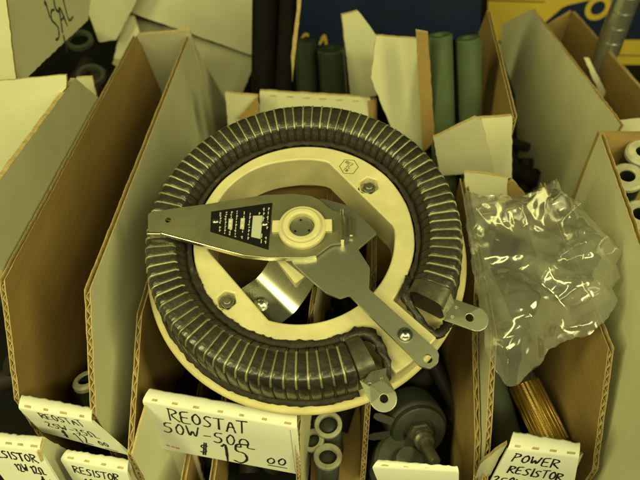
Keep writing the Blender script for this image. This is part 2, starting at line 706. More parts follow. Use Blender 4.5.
def make_wire(seed):
    verts, faces, fm = [], [], []
    path = PROF[1:-1]
    n = len(path)
    rnd = random.Random(seed)
    sk = rnd.uniform(-.25, .25)
    for i, (r, z) in enumerate(path):
        j0, j1 = path[max(0, i - 1)], path[min(n - 1, i + 1)]
        t = Vector((j1[0] - j0[0], j1[1] - j0[1])).normalized()
        nr, nz = -t.y, t.x
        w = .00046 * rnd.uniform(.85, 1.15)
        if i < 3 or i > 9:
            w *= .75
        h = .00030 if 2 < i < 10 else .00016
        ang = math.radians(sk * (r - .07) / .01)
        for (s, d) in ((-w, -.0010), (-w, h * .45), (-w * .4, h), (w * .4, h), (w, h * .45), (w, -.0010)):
            rr, zz = r + nr * d, z + nz * d
            v = Vector((rr, s, zz))
            v.rotate(Matrix.Rotation(ang, 3, 'Z'))
            verts.append(v)
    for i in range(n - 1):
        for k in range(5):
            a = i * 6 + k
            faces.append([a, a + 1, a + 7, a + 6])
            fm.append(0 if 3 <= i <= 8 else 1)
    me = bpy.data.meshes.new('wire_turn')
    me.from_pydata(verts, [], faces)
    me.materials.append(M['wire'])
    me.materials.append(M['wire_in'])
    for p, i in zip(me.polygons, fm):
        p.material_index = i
        p.use_smooth = True
    bm = bmesh.new()
    bm.from_mesh(me)
    bmesh.ops.recalc_face_normals(bm, faces=bm.faces)
    bm.to_mesh(me)
    bm.free()
    return me


segs = [make_segment(i) for i in range(9)]
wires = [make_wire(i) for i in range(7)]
for i in range(SEG):
    a = math.radians(A0 + DA * (i + .5))
    o = bpy.data.objects.new('coil_segment', segs[(i * 5 + i // 4) % 9])
    COL.objects.link(o)
    o.parent = rheo
    o.rotation_euler = (0, 0, a)
    o.scale = (1 + random.uniform(-.002, .002), 1, 1 + random.uniform(-.02, .02))
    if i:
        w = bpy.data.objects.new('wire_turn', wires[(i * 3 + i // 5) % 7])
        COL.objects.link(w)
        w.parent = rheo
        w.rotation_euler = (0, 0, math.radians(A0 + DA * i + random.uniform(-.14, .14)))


def tube_path(pts, rads, seg=10, lump=.3, seed=0, flat=1., sub=1):
    """lumpy tube through 3D pts"""
    P = [Vector(p) for p in pts]
    R = list(rads)
    for _ in range(sub):
        q, r = [P[0]], [R[0]]
        for i in range(len(P) - 1):
            q += [P[i].lerp(P[i + 1], .25), P[i].lerp(P[i + 1], .75)]
            r += [R[i] * .75 + R[i + 1] * .25, R[i] * .25 + R[i + 1] * .75]
        q.append(P[-1])
        r.append(R[-1])
        P, R = q, r
    bm = bmesh.new()
    rings = []
    up0 = Vector((0, 0, 1))
    for i, p in enumerate(P):
        t = (P[min(i + 1, len(P) - 1)] - P[max(i - 1, 0)]).normalized()
        s = t.cross(up0)
        if s.length < .05:
            s = t.cross(Vector((1, 0, 0)))
        s.normalize()
        u = s.cross(t)
        ring = []
        for k in range(seg):
            a = 2 * math.pi * k / seg
            rr = R[i] * (1 + lump * noise.noise(p * 420 + Vector((math.cos(a), math.sin(a), seed)) * 1.1)
                         + lump * .6 * noise.noise(p * 1300 + Vector((math.cos(a), math.sin(a), seed)) * 1.7))
            ring.append(bm.verts.new(p + s * math.cos(a) * rr + u * math.sin(a) * rr * flat))
        rings.append(ring)
    for A, B in zip(rings[:-1], rings[1:]):
        for k in range(seg):
            j = (k + 1) % seg
            bm.faces.new((A[k], A[j], B[j], B[k]))
    bm.faces.new(rings[0][::-1])
    bm.faces.new(rings[-1])
    bmesh.ops.recalc_face_normals(bm, faces=bm.faces)
    return bm


pts, rad = [], []
for i in range(261):
    a = math.radians(A0 - 5 + (A1 - A0 + 10) * i / 260)
    pts.append((.0590 * math.cos(a), .0590 * math.sin(a), .0006))
    rad.append(.0014 + .0006 * noise.noise(Vector((i * .09, 0, 0))) + .0004 * noise.noise(Vector((i * .43, 3, 0))) + (.0006 if 200 < math.degrees(a) < 300 else 0))
bm_obj('cement_bead', tube_path(pts, rad, 10, .45, 1, .8, 0), M['cement'], rheo, True)
pts = []
for i in range(241):
    a = math.radians(A0 + (A1 - A0) * i / 240)
    pts.append((.0813 * math.cos(a), .0813 * math.sin(a), -.0172))
bm_obj('cement_bead', tube_path(pts, [.0022] * 241, 8, .4, 2, .8, 0), M['cement'], rheo, True)

# end cement around the two ends of the winding
e1 = [(18.5, -57, 1), (25, -54.5, 2.5), (31, -54, 3), (35.5, -59, 4), (38.5, -66, 4), (40, -72, 2), (38.5, -78, -3), (36, -81, -9)]
bm_obj('end_cement', tube_path([Vector(p) * mm for p in e1], [.0022, .0030, .0032, .0024, .0019, .0017, .0017, .0015], 14, .6, 3, .9, 2),
       M['glaze_rough'], rheo, True)
e2 = [(53, -25, 0), (51.0, -31, 1.5), (50.5, -36.5, 1), (54, -43, -.5), (58.5, -49.5, -2), (62.5, -53.5, -4), (67, -51, -7), (70, -47, -10), (72, -43, -14)]
bm_obj('end_cement', tube_path([Vector(p) * mm for p in e2], [.0024, .0026, .0022, .0018, .0018, .0022, .0026, .0026, .002], 14, .6, 5, .8, 2),
       M['glaze_rough'], rheo, True)
for a0, a1 in ((A0 - 3.0, A0), (A1, A1 + 5)):   # plain enamel body behind each clamp
    bm = bmesh.new()
    ra = []
    for a in (a0, a1):
        a = math.radians(a)
        ra.append([bm.verts.new(((r - .0003) * math.cos(a), (r - .0003) * math.sin(a), z - .0004)) for r, z in PROF])
    for i in range(len(PROF) - 1):
        bm.faces.new((ra[0][i], ra[0][i + 1], ra[1][i + 1], ra[1][i]))
    bm.faces.new(ra[0])
    bm.faces.new(ra[1][::-1])
    bmesh.ops.recalc_face_normals(bm, faces=bm.faces)
    o = bm_obj('coil_end', bm, M['glaze_rough'], rheo)


def strap(name, a0, a1, off, m, width_prof=(3, 12)):
    """metal strap following the section of the ring"""
    bm = bmesh.new()
    pr = PROF[width_prof[0]:width_prof[1]]
    lay = []
    for a in (a0, a1):
        ar = math.radians(a)
        for dz in (off - .0004, off):
            ring = []
            for i, (r, z) in enumerate(pr):
                j0, j1 = pr[max(0, i - 1)], pr[min(len(pr) - 1, i + 1)]
                t = Vector((j1[0] - j0[0], j1[1] - j0[1])).normalized()
                rr, zz = r - t.y * dz, z + t.x * dz
                ring.append(bm.verts.new((rr * math.cos(ar), rr * math.sin(ar), zz)))
            lay.append(ring)
    A, B, C, D = lay
    for i in range(len(pr) - 1):
        bm.faces.new((B[i], B[i + 1], D[i + 1], D[i]))
        bm.faces.new((A[i], C[i], C[i + 1], A[i + 1]))
        bm.faces.new((A[i], A[i + 1], B[i + 1], B[i]))
        bm.faces.new((C[i], D[i], D[i + 1], C[i + 1]))
    bm.faces.new((A[0], B[0], D[0], C[0]))
    bm.faces.new((A[-1], C[-1], D[-1], B[-1]))
    bmesh.ops.recalc_face_normals(bm, faces=bm.faces)
    o = bm_obj(name, bm, m, rheo)
    smooth_by_angle(o, 50)
    return o


M['strap'] = mat('dark_stained_strap', (.17, .165, .13), .5, metal=.8, nscale=200, namt=.25, bump=.2)
strap('end_clamp', A1 + .3, A1 + 6.2, .0006, M['strap'])
strap('end_clamp', A0 - 7.0, A0 - .3, .0006, M['strap'])


def rounded(pts, r, n=5):
    out = []
    m = len(pts)
    for i in range(m):
        p, a, b = Vector(pts[i]), Vector(pts[i - 1]), Vector(pts[(i + 1) % m])
        da, db = (a - p), (b - p)
        k = min(r, da.length * .45, db.length * .45)
        pa, pb = p + da.normalized() * k, p + db.normalized() * k
        for j in range(n + 1):
            t = j / n
            q = pa.lerp(p, t).lerp(p.lerp(pb, t), t)
            out.append((q.x, q.y))
    return out


def tab(base, tip, w, hole, small, z0, z1, zt):
    """terminal lug: strip from the clamp out to a rounded tip"""
    b, t = Vector(base) * mm, Vector(tip) * mm
    d = (t - b).normalized()
    s = Vector((-d.y, d.x))
    w *= mm / 2
    lip = [b + s * w, b - s * w]
    L = (t - b).length
    arc = []
    for i in range(13):
        a = -math.pi / 2 + math.pi * i / 12
        arc.append(t - d * w + d * math.cos(a) * w + s * math.sin(a) * w)
    outl = [(p.x, p.y) for p in lip[:1]] + [(p.x, p.y) for p in reversed(arc)] + [(lip[1].x, lip[1].y)]
    h = Vector(hole) * mm
    holes = [circle(h.x, h.y, .0019, 16)]
    for q in small:
        holes.append(circle(q[0] * mm, q[1] * mm, .0007, 8))
    bmx = cdt_plate(outl, holes, -.0004, .0004)
    for v in bmx.verts:
        x = (Vector((v.co.x, v.co.y)) - b).dot(d) / L
        v.co.z += z0 * (1 - min(1, x * 2.5)) + z1 * min(1, x * 2.5) + (zt - z1) * max(0, x - .3)
    o = bm_obj('terminal_tab', bmx, M['nickel'], rheo)
    bevel(o, .00018, 2)
    return o


tab((32, -74.5), (39, -90.5), 12, (36.9, -85.2), [(31.0, -79.0), (36.3, -76.8)], .0045, .0060, .0050)
tab((69, -44), (86.5, -51.5), 12, (78.3, -48.6), [(72.8, -43.6), (70.5, -48.2)], .0052, .0060, .0052)
# risers that tie each lug to its clamp
for pts in ([(31.5, -73.5, 7.5), (38.5, -72.0, 7.5), (38.3, -75.5, 5.0), (28.0, -77.5, 5.0)],
            [(64.5, -37.5, 9.2), (70.0, -35.5, 8.6), (72.0, -41.0, 5.4), (66.5, -47.5, 5.4)]):
    P = [Vector(p) * mm for p in pts]
    nn = (P[1] - P[0]).cross(P[3] - P[0]).normalized() * .0005
    mesh_obj('lug_riser', [p + nn for p in P] + [p - nn for p in P],
             [[0, 1, 2, 3], [7, 6, 5, 4], [0, 4, 5, 1], [1, 5, 6, 2], [2, 6, 7, 3], [3, 7, 4, 0]], M['strap'], rheo)

M['brass_edge'] = mat('bright_highlight_edge', (.72, .68, .48), .25, metal=.95, nscale=200, namt=.1)  # paler brass: the highlight on flanges and pin is put into the colour

# ---- centre: shaft, spring strip, wiper arm, bracket
bm = bmesh.new()
lathe(bm, (0, -.004, -.034), (0, 0, 1), [(0, .011), (.026, .011), (.028, .0085), (.0435, .0085)], 32)
smooth_by_angle(bm_obj('hub', bm, M['darkcomp'], rheo), 40)

rows = []
a, b, c2, d2 = Vector((-33.5, -27.5)), Vector((-14.5, -48.0)), Vector((7.5, -29.5)), Vector((-12.5, -11.5))
bm = bmesh.new()
NS = 16
for i in range(NS + 1):
    f = i / NS
    z = -.0075 if f < .42 else -.0075 + .0165 * (1 - math.cos((f - .42) / .58 * math.pi * .5)) ** .8
    p, q = a.lerp(d2, f) * mm, b.lerp(c2, f) * mm
    rows.append([bm.verts.new((p.x, p.y, z)), bm.verts.new((q.x, q.y, z)), bm.verts.new((q.x, q.y, z - .0009)), bm.verts.new((p.x, p.y, z - .0009))])
for A, B in zip(rows[:-1], rows[1:]):
    for k in range(4):
        j = (k + 1) % 4
        bm.faces.new((A[k], A[j], B[j], B[k]))
bm.faces.new(rows[0])
bm.faces.new(rows[-1][::-1])
bmesh.ops.recalc_face_normals(bm, faces=bm.faces)
spr = bm_obj('spring_strip', bm, M['bright'], rheo)
smooth_by_angle(spr, 30)
bm = bmesh.new()
lathe(bm, (-.0212, -.0345, -.0075), (0, 0, 1), [(0, .0034), (.0012, .0034), (.0022, .0024), (.0026, .001)], 20)
smooth_by_angle(bm_obj('bolt_head', bm, M['bright'], spr), 40)

arm = [(-4.4, -20.8), (5.4, -31.0), (12.0, -37.3), (18.5, -40.0), (22.7, -38.5), (49.4, -68.0), (52.9, -72.6), (57.2, -73.9), (60.9, -71.3),
       (61.7, -67.3), (60.6, -65.0), (32.2, -35.7), (33.1, -24.8), (27.7, -14.5), (37.3, -5.8), (24.4, 10.1), (10, 15), (-8, 6)]
ar = bm_obj('wiper_arm', cdt_plate(rounded(mmp(arm), .0009, 3), [circle(.0567, -.0693, .0021, 20)], .0098, .0116), M['nickel'], rheo)
bevel(ar, .00025, 2)
bm = cdt_plate(circle(.0474, -.0584, .0034, 20), [], .0117, .0122)
lathe(bm, (.0474, -.0584, .0122), (0, 0, 1), [(0, .0023), (.0014, .0023), (.0021, .0016), (.0023, .0006)], 20)
smooth_by_angle(bm_obj('screw_head', bm, M['bright'], ar), 40)
bm = bmesh.new()
cyl_between(bm, (.0245, .0022, .0135), (.0245, -.0082, .0138), .0012, .0008, 12)
smooth_by_angle(bm_obj('spring_pin', bm, M['brass_edge'], ar), 50)

br = [(-77.8, 6.8), (-76.2, -4.2), (-69.7, -4.4), (-28.0, -17.6), (-16, -19.2), (2.0, -19.8), (7.4, -18.8), (14.6, -12.9), (20.0, -12.6), (20.0, 4.9),
      (16.4, 5.4), (13.1, 8.0), (9.3, 12.2), (4.2, 15.0), (-4, 16.2), (-18.7, 16.0), (-47.8, 11.4), (-63.8, 9.4)]
bk = bm_obj('top_bracket', cdt_plate(rounded(mmp(br), .0016, 4), [circle(-.067, .0025, .0015, 16)], .0128, .0145), M['bracket'], rheo)
bevel(bk, .0003, 2)


def bar(name, pts, z0, z1, w, m, parent):
    verts, faces = [], []
    P = [Vector(p) * mm for p in pts]
    for i, p in enumerate(P):
        d = (P[min(i + 1, len(P) - 1)] - P[max(0, i - 1)]).normalized()
        s = Vector((-d.y, d.x)) * w / 2
        for q, z in ((p - s, z0), (p + s, z0), (p + s, z1), (p - s, z1)):
            verts.append((q.x, q.y, z))
    for i in range(len(P) - 1):
        for k in range(4):
            j = (k + 1) % 4
            faces.append([4 * i + k, 4 * i + j, 4 * i + 4 + j, 4 * i + 4 + k])
    faces.append([0, 1, 2, 3])
    n = 4 * (len(P) - 1)
    faces.append([n + 3, n + 2, n + 1, n])
    o = mesh_obj(name, verts, faces, m, parent)
    bevel(o, .0003, 2)
    return o


bar('lower_flange', [(-69.5, -4.75), (-28.0, -17.9), (-16, -19.5), (2, -20.1), (7.4, -19.1)], .0112, .0147, .0008, M['brass_edge'], bk)
bar('end_flange', [(20.2, -12.4), (20.2, 4.8)], .0120, .0172, .0009, M['brass_edge'], bk)
bar('corner_fold', [(-76.6, -4.6), (-69.7, -4.8)], .0108, .0146, .0012, M['brass_edge'], bk)

pl = [(-45.4, 6.6), (-14.8, 11.0), (-15.7, -15.6), (-44.9, -4.9)]
plate = bm_obj('name_plate', cdt_plate(mmp(pl), [], .0146, .0149), M['plate'], rheo)


def plate_map(s, t):    # s along the plate, t across it, both 0..1
    a, b, c, d = [Vector(p) * mm for p in (pl[0], pl[1], pl[2], pl[3])]
    p = a.lerp(b, s).lerp(d.lerp(c, s), t)
    return Vector((p.x, p.y, .0149)), Vector((0, 0, 1))


segl = []
rnd = random.Random(4)
for col in (.16, .25, .34, .43, .55, .65, .80, .875, .95):
    t = .10
    while t < .9:
        ln = rnd.uniform(.03, .10)
        skip = (abs(col - .80) < .03 and t > .2)
        if not skip and rnd.random() < .88 and not (abs(col - .875) < .03 and .35 < t < .65):
            segl.append(((col, t), (col, min(.93, t + ln))))
            if rnd.random() < .7:
                segl.append(((col + rnd.choice((-.02, .02)), t + ln * .3), (col, t + ln * .45)))
        t += ln + rnd.uniform(.015, .04)
line_mesh('plate_lettering', segl, plate_map, M['platetext'], plate, .00045)
for (s0, s1, t0, t1) in ((.30, .37, .36, .72), (.50, .57, .34, .66), (.70, .86, .28, .82)):
    q = [plate_map(s, t)[0] for s, t in ((s0, t0), (s1, t0), (s1, t1), (s0, t1))]
    q2 = [p + Vector((0, 0, .00016)) for p in q]
    mesh_obj('rating_panel', q + q2, [[4, 5, 6, 7], [0, 1, 5, 4], [1, 2, 6, 5], [2, 3, 7, 6], [3, 0, 4, 7]], M['platetext'], plate)
for s, ts in ((.335, (.46, .60)), (.535, (.40, .56))):
    for t in ts:
        p = plate_map(s, t)[0]
        bmx = cdt_plate(circle(p.x, p.y, .0007, 10), [], p.z + .0001, p.z + .00035)
        bm_obj('rating_figure', bmx, M['white'], plate)
for (x, y) in ((-.0427, .0009), (-.0180, -.0012)):
    bm = bmesh.new()
    lathe(bm, (x, y, .0149), (0, 0, 1), [(0, .0017), (.0006, .0016), (.0010, .0010)], 18)
    smooth_by_angle(bm_obj('rivet', bm, M['bright'], plate), 50)

# ceramic bush with two ears round the shaft end
KX, KY = .0006, -.0043
bm = bmesh.new()
lathe(bm, (KX, KY, .0145), (0, 0, 1), [(0, .0118), (.0022, .0118), (.0030, .0112), (.0032, .0098), (.0044, .0095), (.0050, .0088), (.0050, .0068),
                                       (.0042, .0062), (.0004, .0061), (.0, .0065)], 56, closed=True)
for sx in (-1, 1):
    c = Vector((KX + sx * .0126, KY + .0006, .0157))
    g = bmesh.ops.create_cube(bm, size=1)
    for v in g['verts']:
        v.co = Vector((v.co.x * .0042, v.co.y * .0066, v.co.z * .0026)) + c
bush = bm_obj('ceramic_bush', bm, M['ceramic'], rheo)
bevel(bush, .0004, 2, 40)
smooth_by_angle(bush, 35)
bm = bmesh.new()
lathe(bm, (KX, KY, .0130), (0, 0, 1), [(0, .0058), (.0030, .0058), (.0034, .0054)], 32)
sh = bm_obj('shaft_end', bm, M['nickel'], rheo)
smooth_by_angle(sh, 40)
for a in (100, 215, 330):
    x, y = KX + .0040 * math.cos(math.radians(a)), KY + .0040 * math.sin(math.radians(a))
    bm = bmesh.new()
    cyl_between(bm, (x, y, .0162), (x, y, .0166), .0006, seg=10)
    bm_obj('centre_dot', bm, M['plate'], sh)
# pale ceramic spacer seen under the arm
bm = cdt_plate(rounded(mmp([(-13.5, -15.5), (-9, -12), (2, -26), (-3, -30)]), .001, 3), [], .0005, .0065)
o = bm_obj('spacer_block', bm, M['ceramic'], rheo)
bevel(o, .0006, 2)
# measured outlines of the boards, metres
G = {
    'A_left': [[-0.1555, 0.186, 0.15], [-0.1555, 0.453, 0.15], [-0.1555, 0.521, 0.0], [-0.1555, 0.151, 0.0], [-0.1555, 0.153, 0.095]],
    'A_right': [[-0.112, 0.18, 0.15], [-0.112, 0.452, 0.15], [-0.112, 0.585, 0.0], [-0.112, 0.142, 0.0], [-0.112, 0.1425, 0.099]],
    'A_back': [[-0.1547, 0.4518, 0.1504], [-0.1106, 0.4493, 0.156], [-0.113, 0.519, 0.0], [-0.1552, 0.519, 0.0]],
    'B_left': [[-0.096, 0.19, 0.12], [-0.096, 0.3, 0.12], [-0.096, 0.3, 0.0], [-0.096, 0.131, 0.0], [-0.096, 0.132, 0.079]],
    'B_right': [[-0.0052, 0.2, 0.118], [0.0048, 0.3, 0.118], [0.0048, 0.3, 0.0], [-0.0121, 0.131, 0.0], [-0.0115, 0.1375, 0.096]],
    'C_left': [[0.0291, 0.226, 0.12], [0.0328, 0.3, 0.12], [0.0328, 0.3, 0.0], [0.0254, 0.152, 0.0], [0.0255, 0.154, 0.017], [0.0264, 0.172, 0.067]],
    'C_right': [[0.0831, 0.222, 0.125], [0.087, 0.3, 0.125], [0.087, 0.3, 0.0], [0.0785, 0.13, 0.0], [0.0786, 0.131, 0.057], [0.0793, 0.146, 0.072], [0.0817, 0.193, 0.096]],
    'D_left': [[0.085, 0.18, 0.119], [0.091, 0.3, 0.119], [0.091, 0.3, 0.0], [0.0824, 0.128, 0.0], [0.0825, 0.13, 0.06], [0.0833, 0.147, 0.082]],
    'D_right': [[0.14, 0.17, 0.122], [0.14, 0.3, 0.122], [0.14, 0.3, 0.0], [0.14, 0.133, 0.0], [0.14, 0.135, 0.063]],
    'E_left': [[0.143, 0.1, 0.155], [0.1702, 0.309, 0.155], [0.169, 0.3, 0.0], [0.143, 0.1, 0.0]],
    'W': [[0.2, 0.5684, 0.1254], [0.2, 0.3411, 0.14], [0.2, 0.3592, 0.0524], [0.2, 0.37, 0.0], [0.2, 0.5, 0.0], [0.2, 0.5531, 0.0396], [0.2, 0.6389, 0.0483], [0.2, 0.6533, 0.0728]],
    'F_right': [[0.25, 0.5931, 0.1133], [0.25, 0.4205, 0.1235], [0.25, 0.36, 0.122], [0.25, 0.36, 0.03], [0.25, 0.6, 0.03]],
    'F_end': [[0.2284, 0.592, 0.0979], [0.2485, 0.592, 0.1138], [0.25, 0.592, 0.04], [0.222, 0.592, 0.04]],
    'F_item': [[0.2207, 0.47, 0.1239], [0.2249, 0.47, 0.1239], [0.2753, 0.47, 0.0602], [0.2669, 0.47, 0.0601]],
    'F_lip': [[0.2114, 0.3632, 0.13], [0.2269, 0.366, 0.13], [0.2413, 0.3662, 0.13], [0.2293, 0.3432, 0.13], [0.2025, 0.344, 0.13]],
    'D_back': [[0.0887, 0.3, 0.1303], [0.1181, 0.3, 0.1257], [0.1219, 0.3, 0.1026], [0.118, 0.3, 0.0], [0.09, 0.3, 0.0], [0.0948, 0.3, 0.1067]],
    'D_back2': [[0.1187, 0.302, 0.1191], [0.1227, 0.302, 0.1217], [0.1352, 0.302, 0.1081], [0.1484, 0.302, 0.0778], [0.1237, 0.302, 0.0774]],
    'lipA': {'tl': [-0.1516, 0.1456, 0.1], 'tr': [-0.1134, 0.1391, 0.1], 'bl': [-0.1518, 0.1495, 0.068], 'br': [-0.1006, 0.1368, 0.068], 'kl': [-0.152, 0.1528, 0.101], 'kr': [-0.1142, 0.1461, 0.101]},
    'lipB': {'tl': [-0.0911, 0.1503, 0.1], 'tr': [-0.013, 0.1369, 0.1], 'bl': [-0.0899, 0.1495, 0.05], 'br': [-0.0116, 0.1359, 0.05], 'kl': [-0.0886, 0.1574, 0.1005], 'kr': [-0.0133, 0.1445, 0.1005]},
    'lipC': {'tl': [0.0235, 0.1249, 0.085], 'tr': [0.0652, 0.1231, 0.085], 'bl': [0.0324, 0.1232, 0.05], 'br': [0.0703, 0.1212, 0.05], 'kl': [0.027, 0.1285, 0.086], 'kr': [0.0645, 0.1256, 0.086]},
    'lipD': {'tl': [0.0882, 0.1306, 0.095], 'tr': [0.1208, 0.1266, 0.095], 'bl': [0.0848, 0.1266, 0.05], 'br': [0.1287, 0.122, 0.05], 'kl': [0.0926, 0.1389, 0.096], 'kr': [0.1231, 0.1336, 0.096]},
    'lipL0': {'tl': [-0.1739, 0.1345, 0.085], 'tr': [-0.141, 0.1313, 0.085], 'bl': [-0.1616, 0.1225, 0.045], 'br': [-0.1307, 0.1178, 0.045], 'kl': [-0.1742, 0.1409, 0.086], 'kr': [-0.1412, 0.1381, 0.086]},
    'lipL1': {'tl': [-0.1352, 0.1328, 0.072], 'tr': [-0.0991, 0.1265, 0.072], 'bl': [-0.131, 0.1269, 0.035], 'br': [-0.0993, 0.121, 0.035], 'kl': [-0.1324, 0.1377, 0.073], 'kr': [-0.0995, 0.1328, 0.073]},
    'L0_right': [[-0.14, 0.1376, 0.086], [-0.14, 0.1447, 0.0573], [-0.14, 0.135, 0.0142], [-0.14, 0.1225, 0.0457], [-0.14, 0.1305, 0.0844]],
    'L1_right': [[-0.1005, 0.1511, 0.0792], [-0.1005, 0.1759, 0.057], [-0.1005, 0.1931, -0.0337], [-0.1005, 0.1712, -0.058], [-0.1005, 0.1203, 0.0527]],
    'M_left': [[-0.075, 0.1, 0.045], [-0.075, 0.2, 0.045], [-0.075, 0.2, 0.0], [-0.075, 0.1, 0.0]],
    'M_right': [[-0.06, 0.1, 0.042], [-0.06, 0.2, 0.042], [-0.06, 0.2, 0.0], [-0.06, 0.1, 0.0]],
    'G_right': [[-0.16, 0.3329, 0.177], [-0.16, 0.222, 0.1827], [-0.16, 0.1905, 0.1842], [-0.16, 0.2, 0.0], [-0.16, 0.49, 0.0], [-0.16, 0.4, 0.1]],
    'G_panel': [[-0.2097, 0.314, 0.1836], [-0.1561, 0.3148, 0.1888], [-0.1582, 0.3136, 0.1809], [-0.1989, 0.3074, 0.1394], [-0.2409, 0.3005, 0.0932]],
    'G_back': [[-0.1723, 0.36, 0.1621], [-0.1611, 0.36, 0.1629], [-0.1652, 0.36, 0.1158], [-0.1801, 0.36, 0.1156]],
    'U_right': [[-0.2, 0.3339, 0.1698], [-0.2, 0.3631, 0.2213], [-0.2, 0.4979, 0.1702], [-0.2, 0.4716, 0.154]],
    'U_front': [[-0.2001, 0.334, 0.1697], [-0.184, 0.334, 0.2324], [-0.2041, 0.334, 0.2323], [-0.2298, 0.334, 0.1716]],
    'U2': [[-0.2206, 0.52, 0.1643], [-0.1613, 0.52, 0.1646], [-0.1994, 0.52, 0.1138], [-0.216, 0.52, 0.1117]],
    'J_top': [[-0.1823, 0.5345, 0.1546], [-0.0583, 0.5345, 0.1553], [-0.0705, 0.5413, 0.0868], [-0.1842, 0.5368, 0.1325]],
    'J_low': [[-0.1911, 0.5536, 0.1244], [-0.0728, 0.5583, 0.0772], [-0.0928, 0.5626, 0.0341], [-0.072, 0.56, 0.0], [-0.135, 0.56, 0.0], [-0.2234, 0.5589, 0.0714]],
    'J_flap': [[-0.2098, 0.53, 0.0905], [-0.1898, 0.53, 0.1334], [-0.1808, 0.53, 0.1316], [-0.1782, 0.53, 0.1092], [-0.1969, 0.53, 0.0864]],
    'P_small': [[-0.0791, 0.4, 0.1282], [-0.0537, 0.4, 0.1258], [-0.0616, 0.4, 0.1059], [-0.0801, 0.4, 0.0982]],
    'P_brown': [[-0.0706, 0.396, 0.1084], [-0.0533, 0.396, 0.1273], [-0.0541, 0.396, 0.1048]],
    'K_front': [[-0.0532, 0.41, 0.1244], [0.0341, 0.41, 0.1189], [0.0367, 0.41, 0.0889], [0.036, 0.41, 0.02], [-0.05, 0.41, 0.02], [-0.0559, 0.41, 0.0977]],
    'K_left': [[-0.023, 0.455, 0.1843], [-0.0199, 0.455, 0.1844], [-0.0324, 0.455, 0.0938], [-0.0359, 0.455, 0.0938]],
    'M1': [[0.011, 0.4496, 0.1688], [0.0236, 0.4541, 0.1702], [0.0405, 0.46, 0.147], [0.0444, 0.4613, 0.0917], [0.0221, 0.4535, 0.0861]],
    'M2': [[0.0345, 0.4, 0.1748], [0.0641, 0.4, 0.1728], [0.0824, 0.4, 0.066], [0.0612, 0.4, 0.0761], [0.033, 0.4, 0.1418]],
    'N_left': [[0.0595, 0.38, 0.1878], [0.0678, 0.38, 0.1864], [0.0847, 0.38, 0.0981], [0.0765, 0.38, 0.0885]],
    'N_right': [[0.1236, 0.3355, 0.15], [0.1391, 0.506, 0.15], [0.1409, 0.526, 0.12], [0.1409, 0.526, 0.0], [0.1236, 0.3355, 0.0]],
    'N_front': [[0.0994, 0.335, 0.1478], [0.1228, 0.335, 0.1503], [0.1348, 0.335, 0.0984], [0.1116, 0.335, 0.0981], [0.1, 0.335, 0.1227]],
    'N_flap': [[0.0689, 0.3165, 0.145], [0.0915, 0.3109, 0.1638], [0.0965, 0.3117, 0.1612], [0.1178, 0.3271, 0.1097], [0.0808, 0.3286, 0.1046]],
    'blue': [[-0.0327, 0.62, 0.1289], [0.1598, 0.62, 0.1299], [0.1685, 0.62, 0.0737], [-0.034, 0.62, 0.0413]],
    'yellow': [[0.1863, 0.7, 0.1002], [0.3877, 0.7, 0.1012], [0.4384, 0.7, -0.0076], [0.2078, 0.7, 0.0116]],
    'post': [[0.2528, 0.5, 0.1148], [0.2506, 0.5, 0.1701], 0.011379310344827585],
}
# ================================================================== STORAGE BOXES
LEFT, RIGHT, BACK, DOWN = (-1, 0, 0), (1, 0, 0), (0, 1, 0), (0, 0, -1)
WH, KR, GR = M['white'], M['kraft'], M['grey']


def quad_map(L, inset=0.):
    tl, tr, bl, br = [Vector(L[k]) for k in ('tl', 'tr', 'bl', 'br')]
    n = (tr - tl).cross(bl - tl).normalized()
    if n.y > 0:
        n = -n

    def f(s, t):
        return tl.lerp(tr, s).lerp(bl.lerp(br, s), t), n
    return f


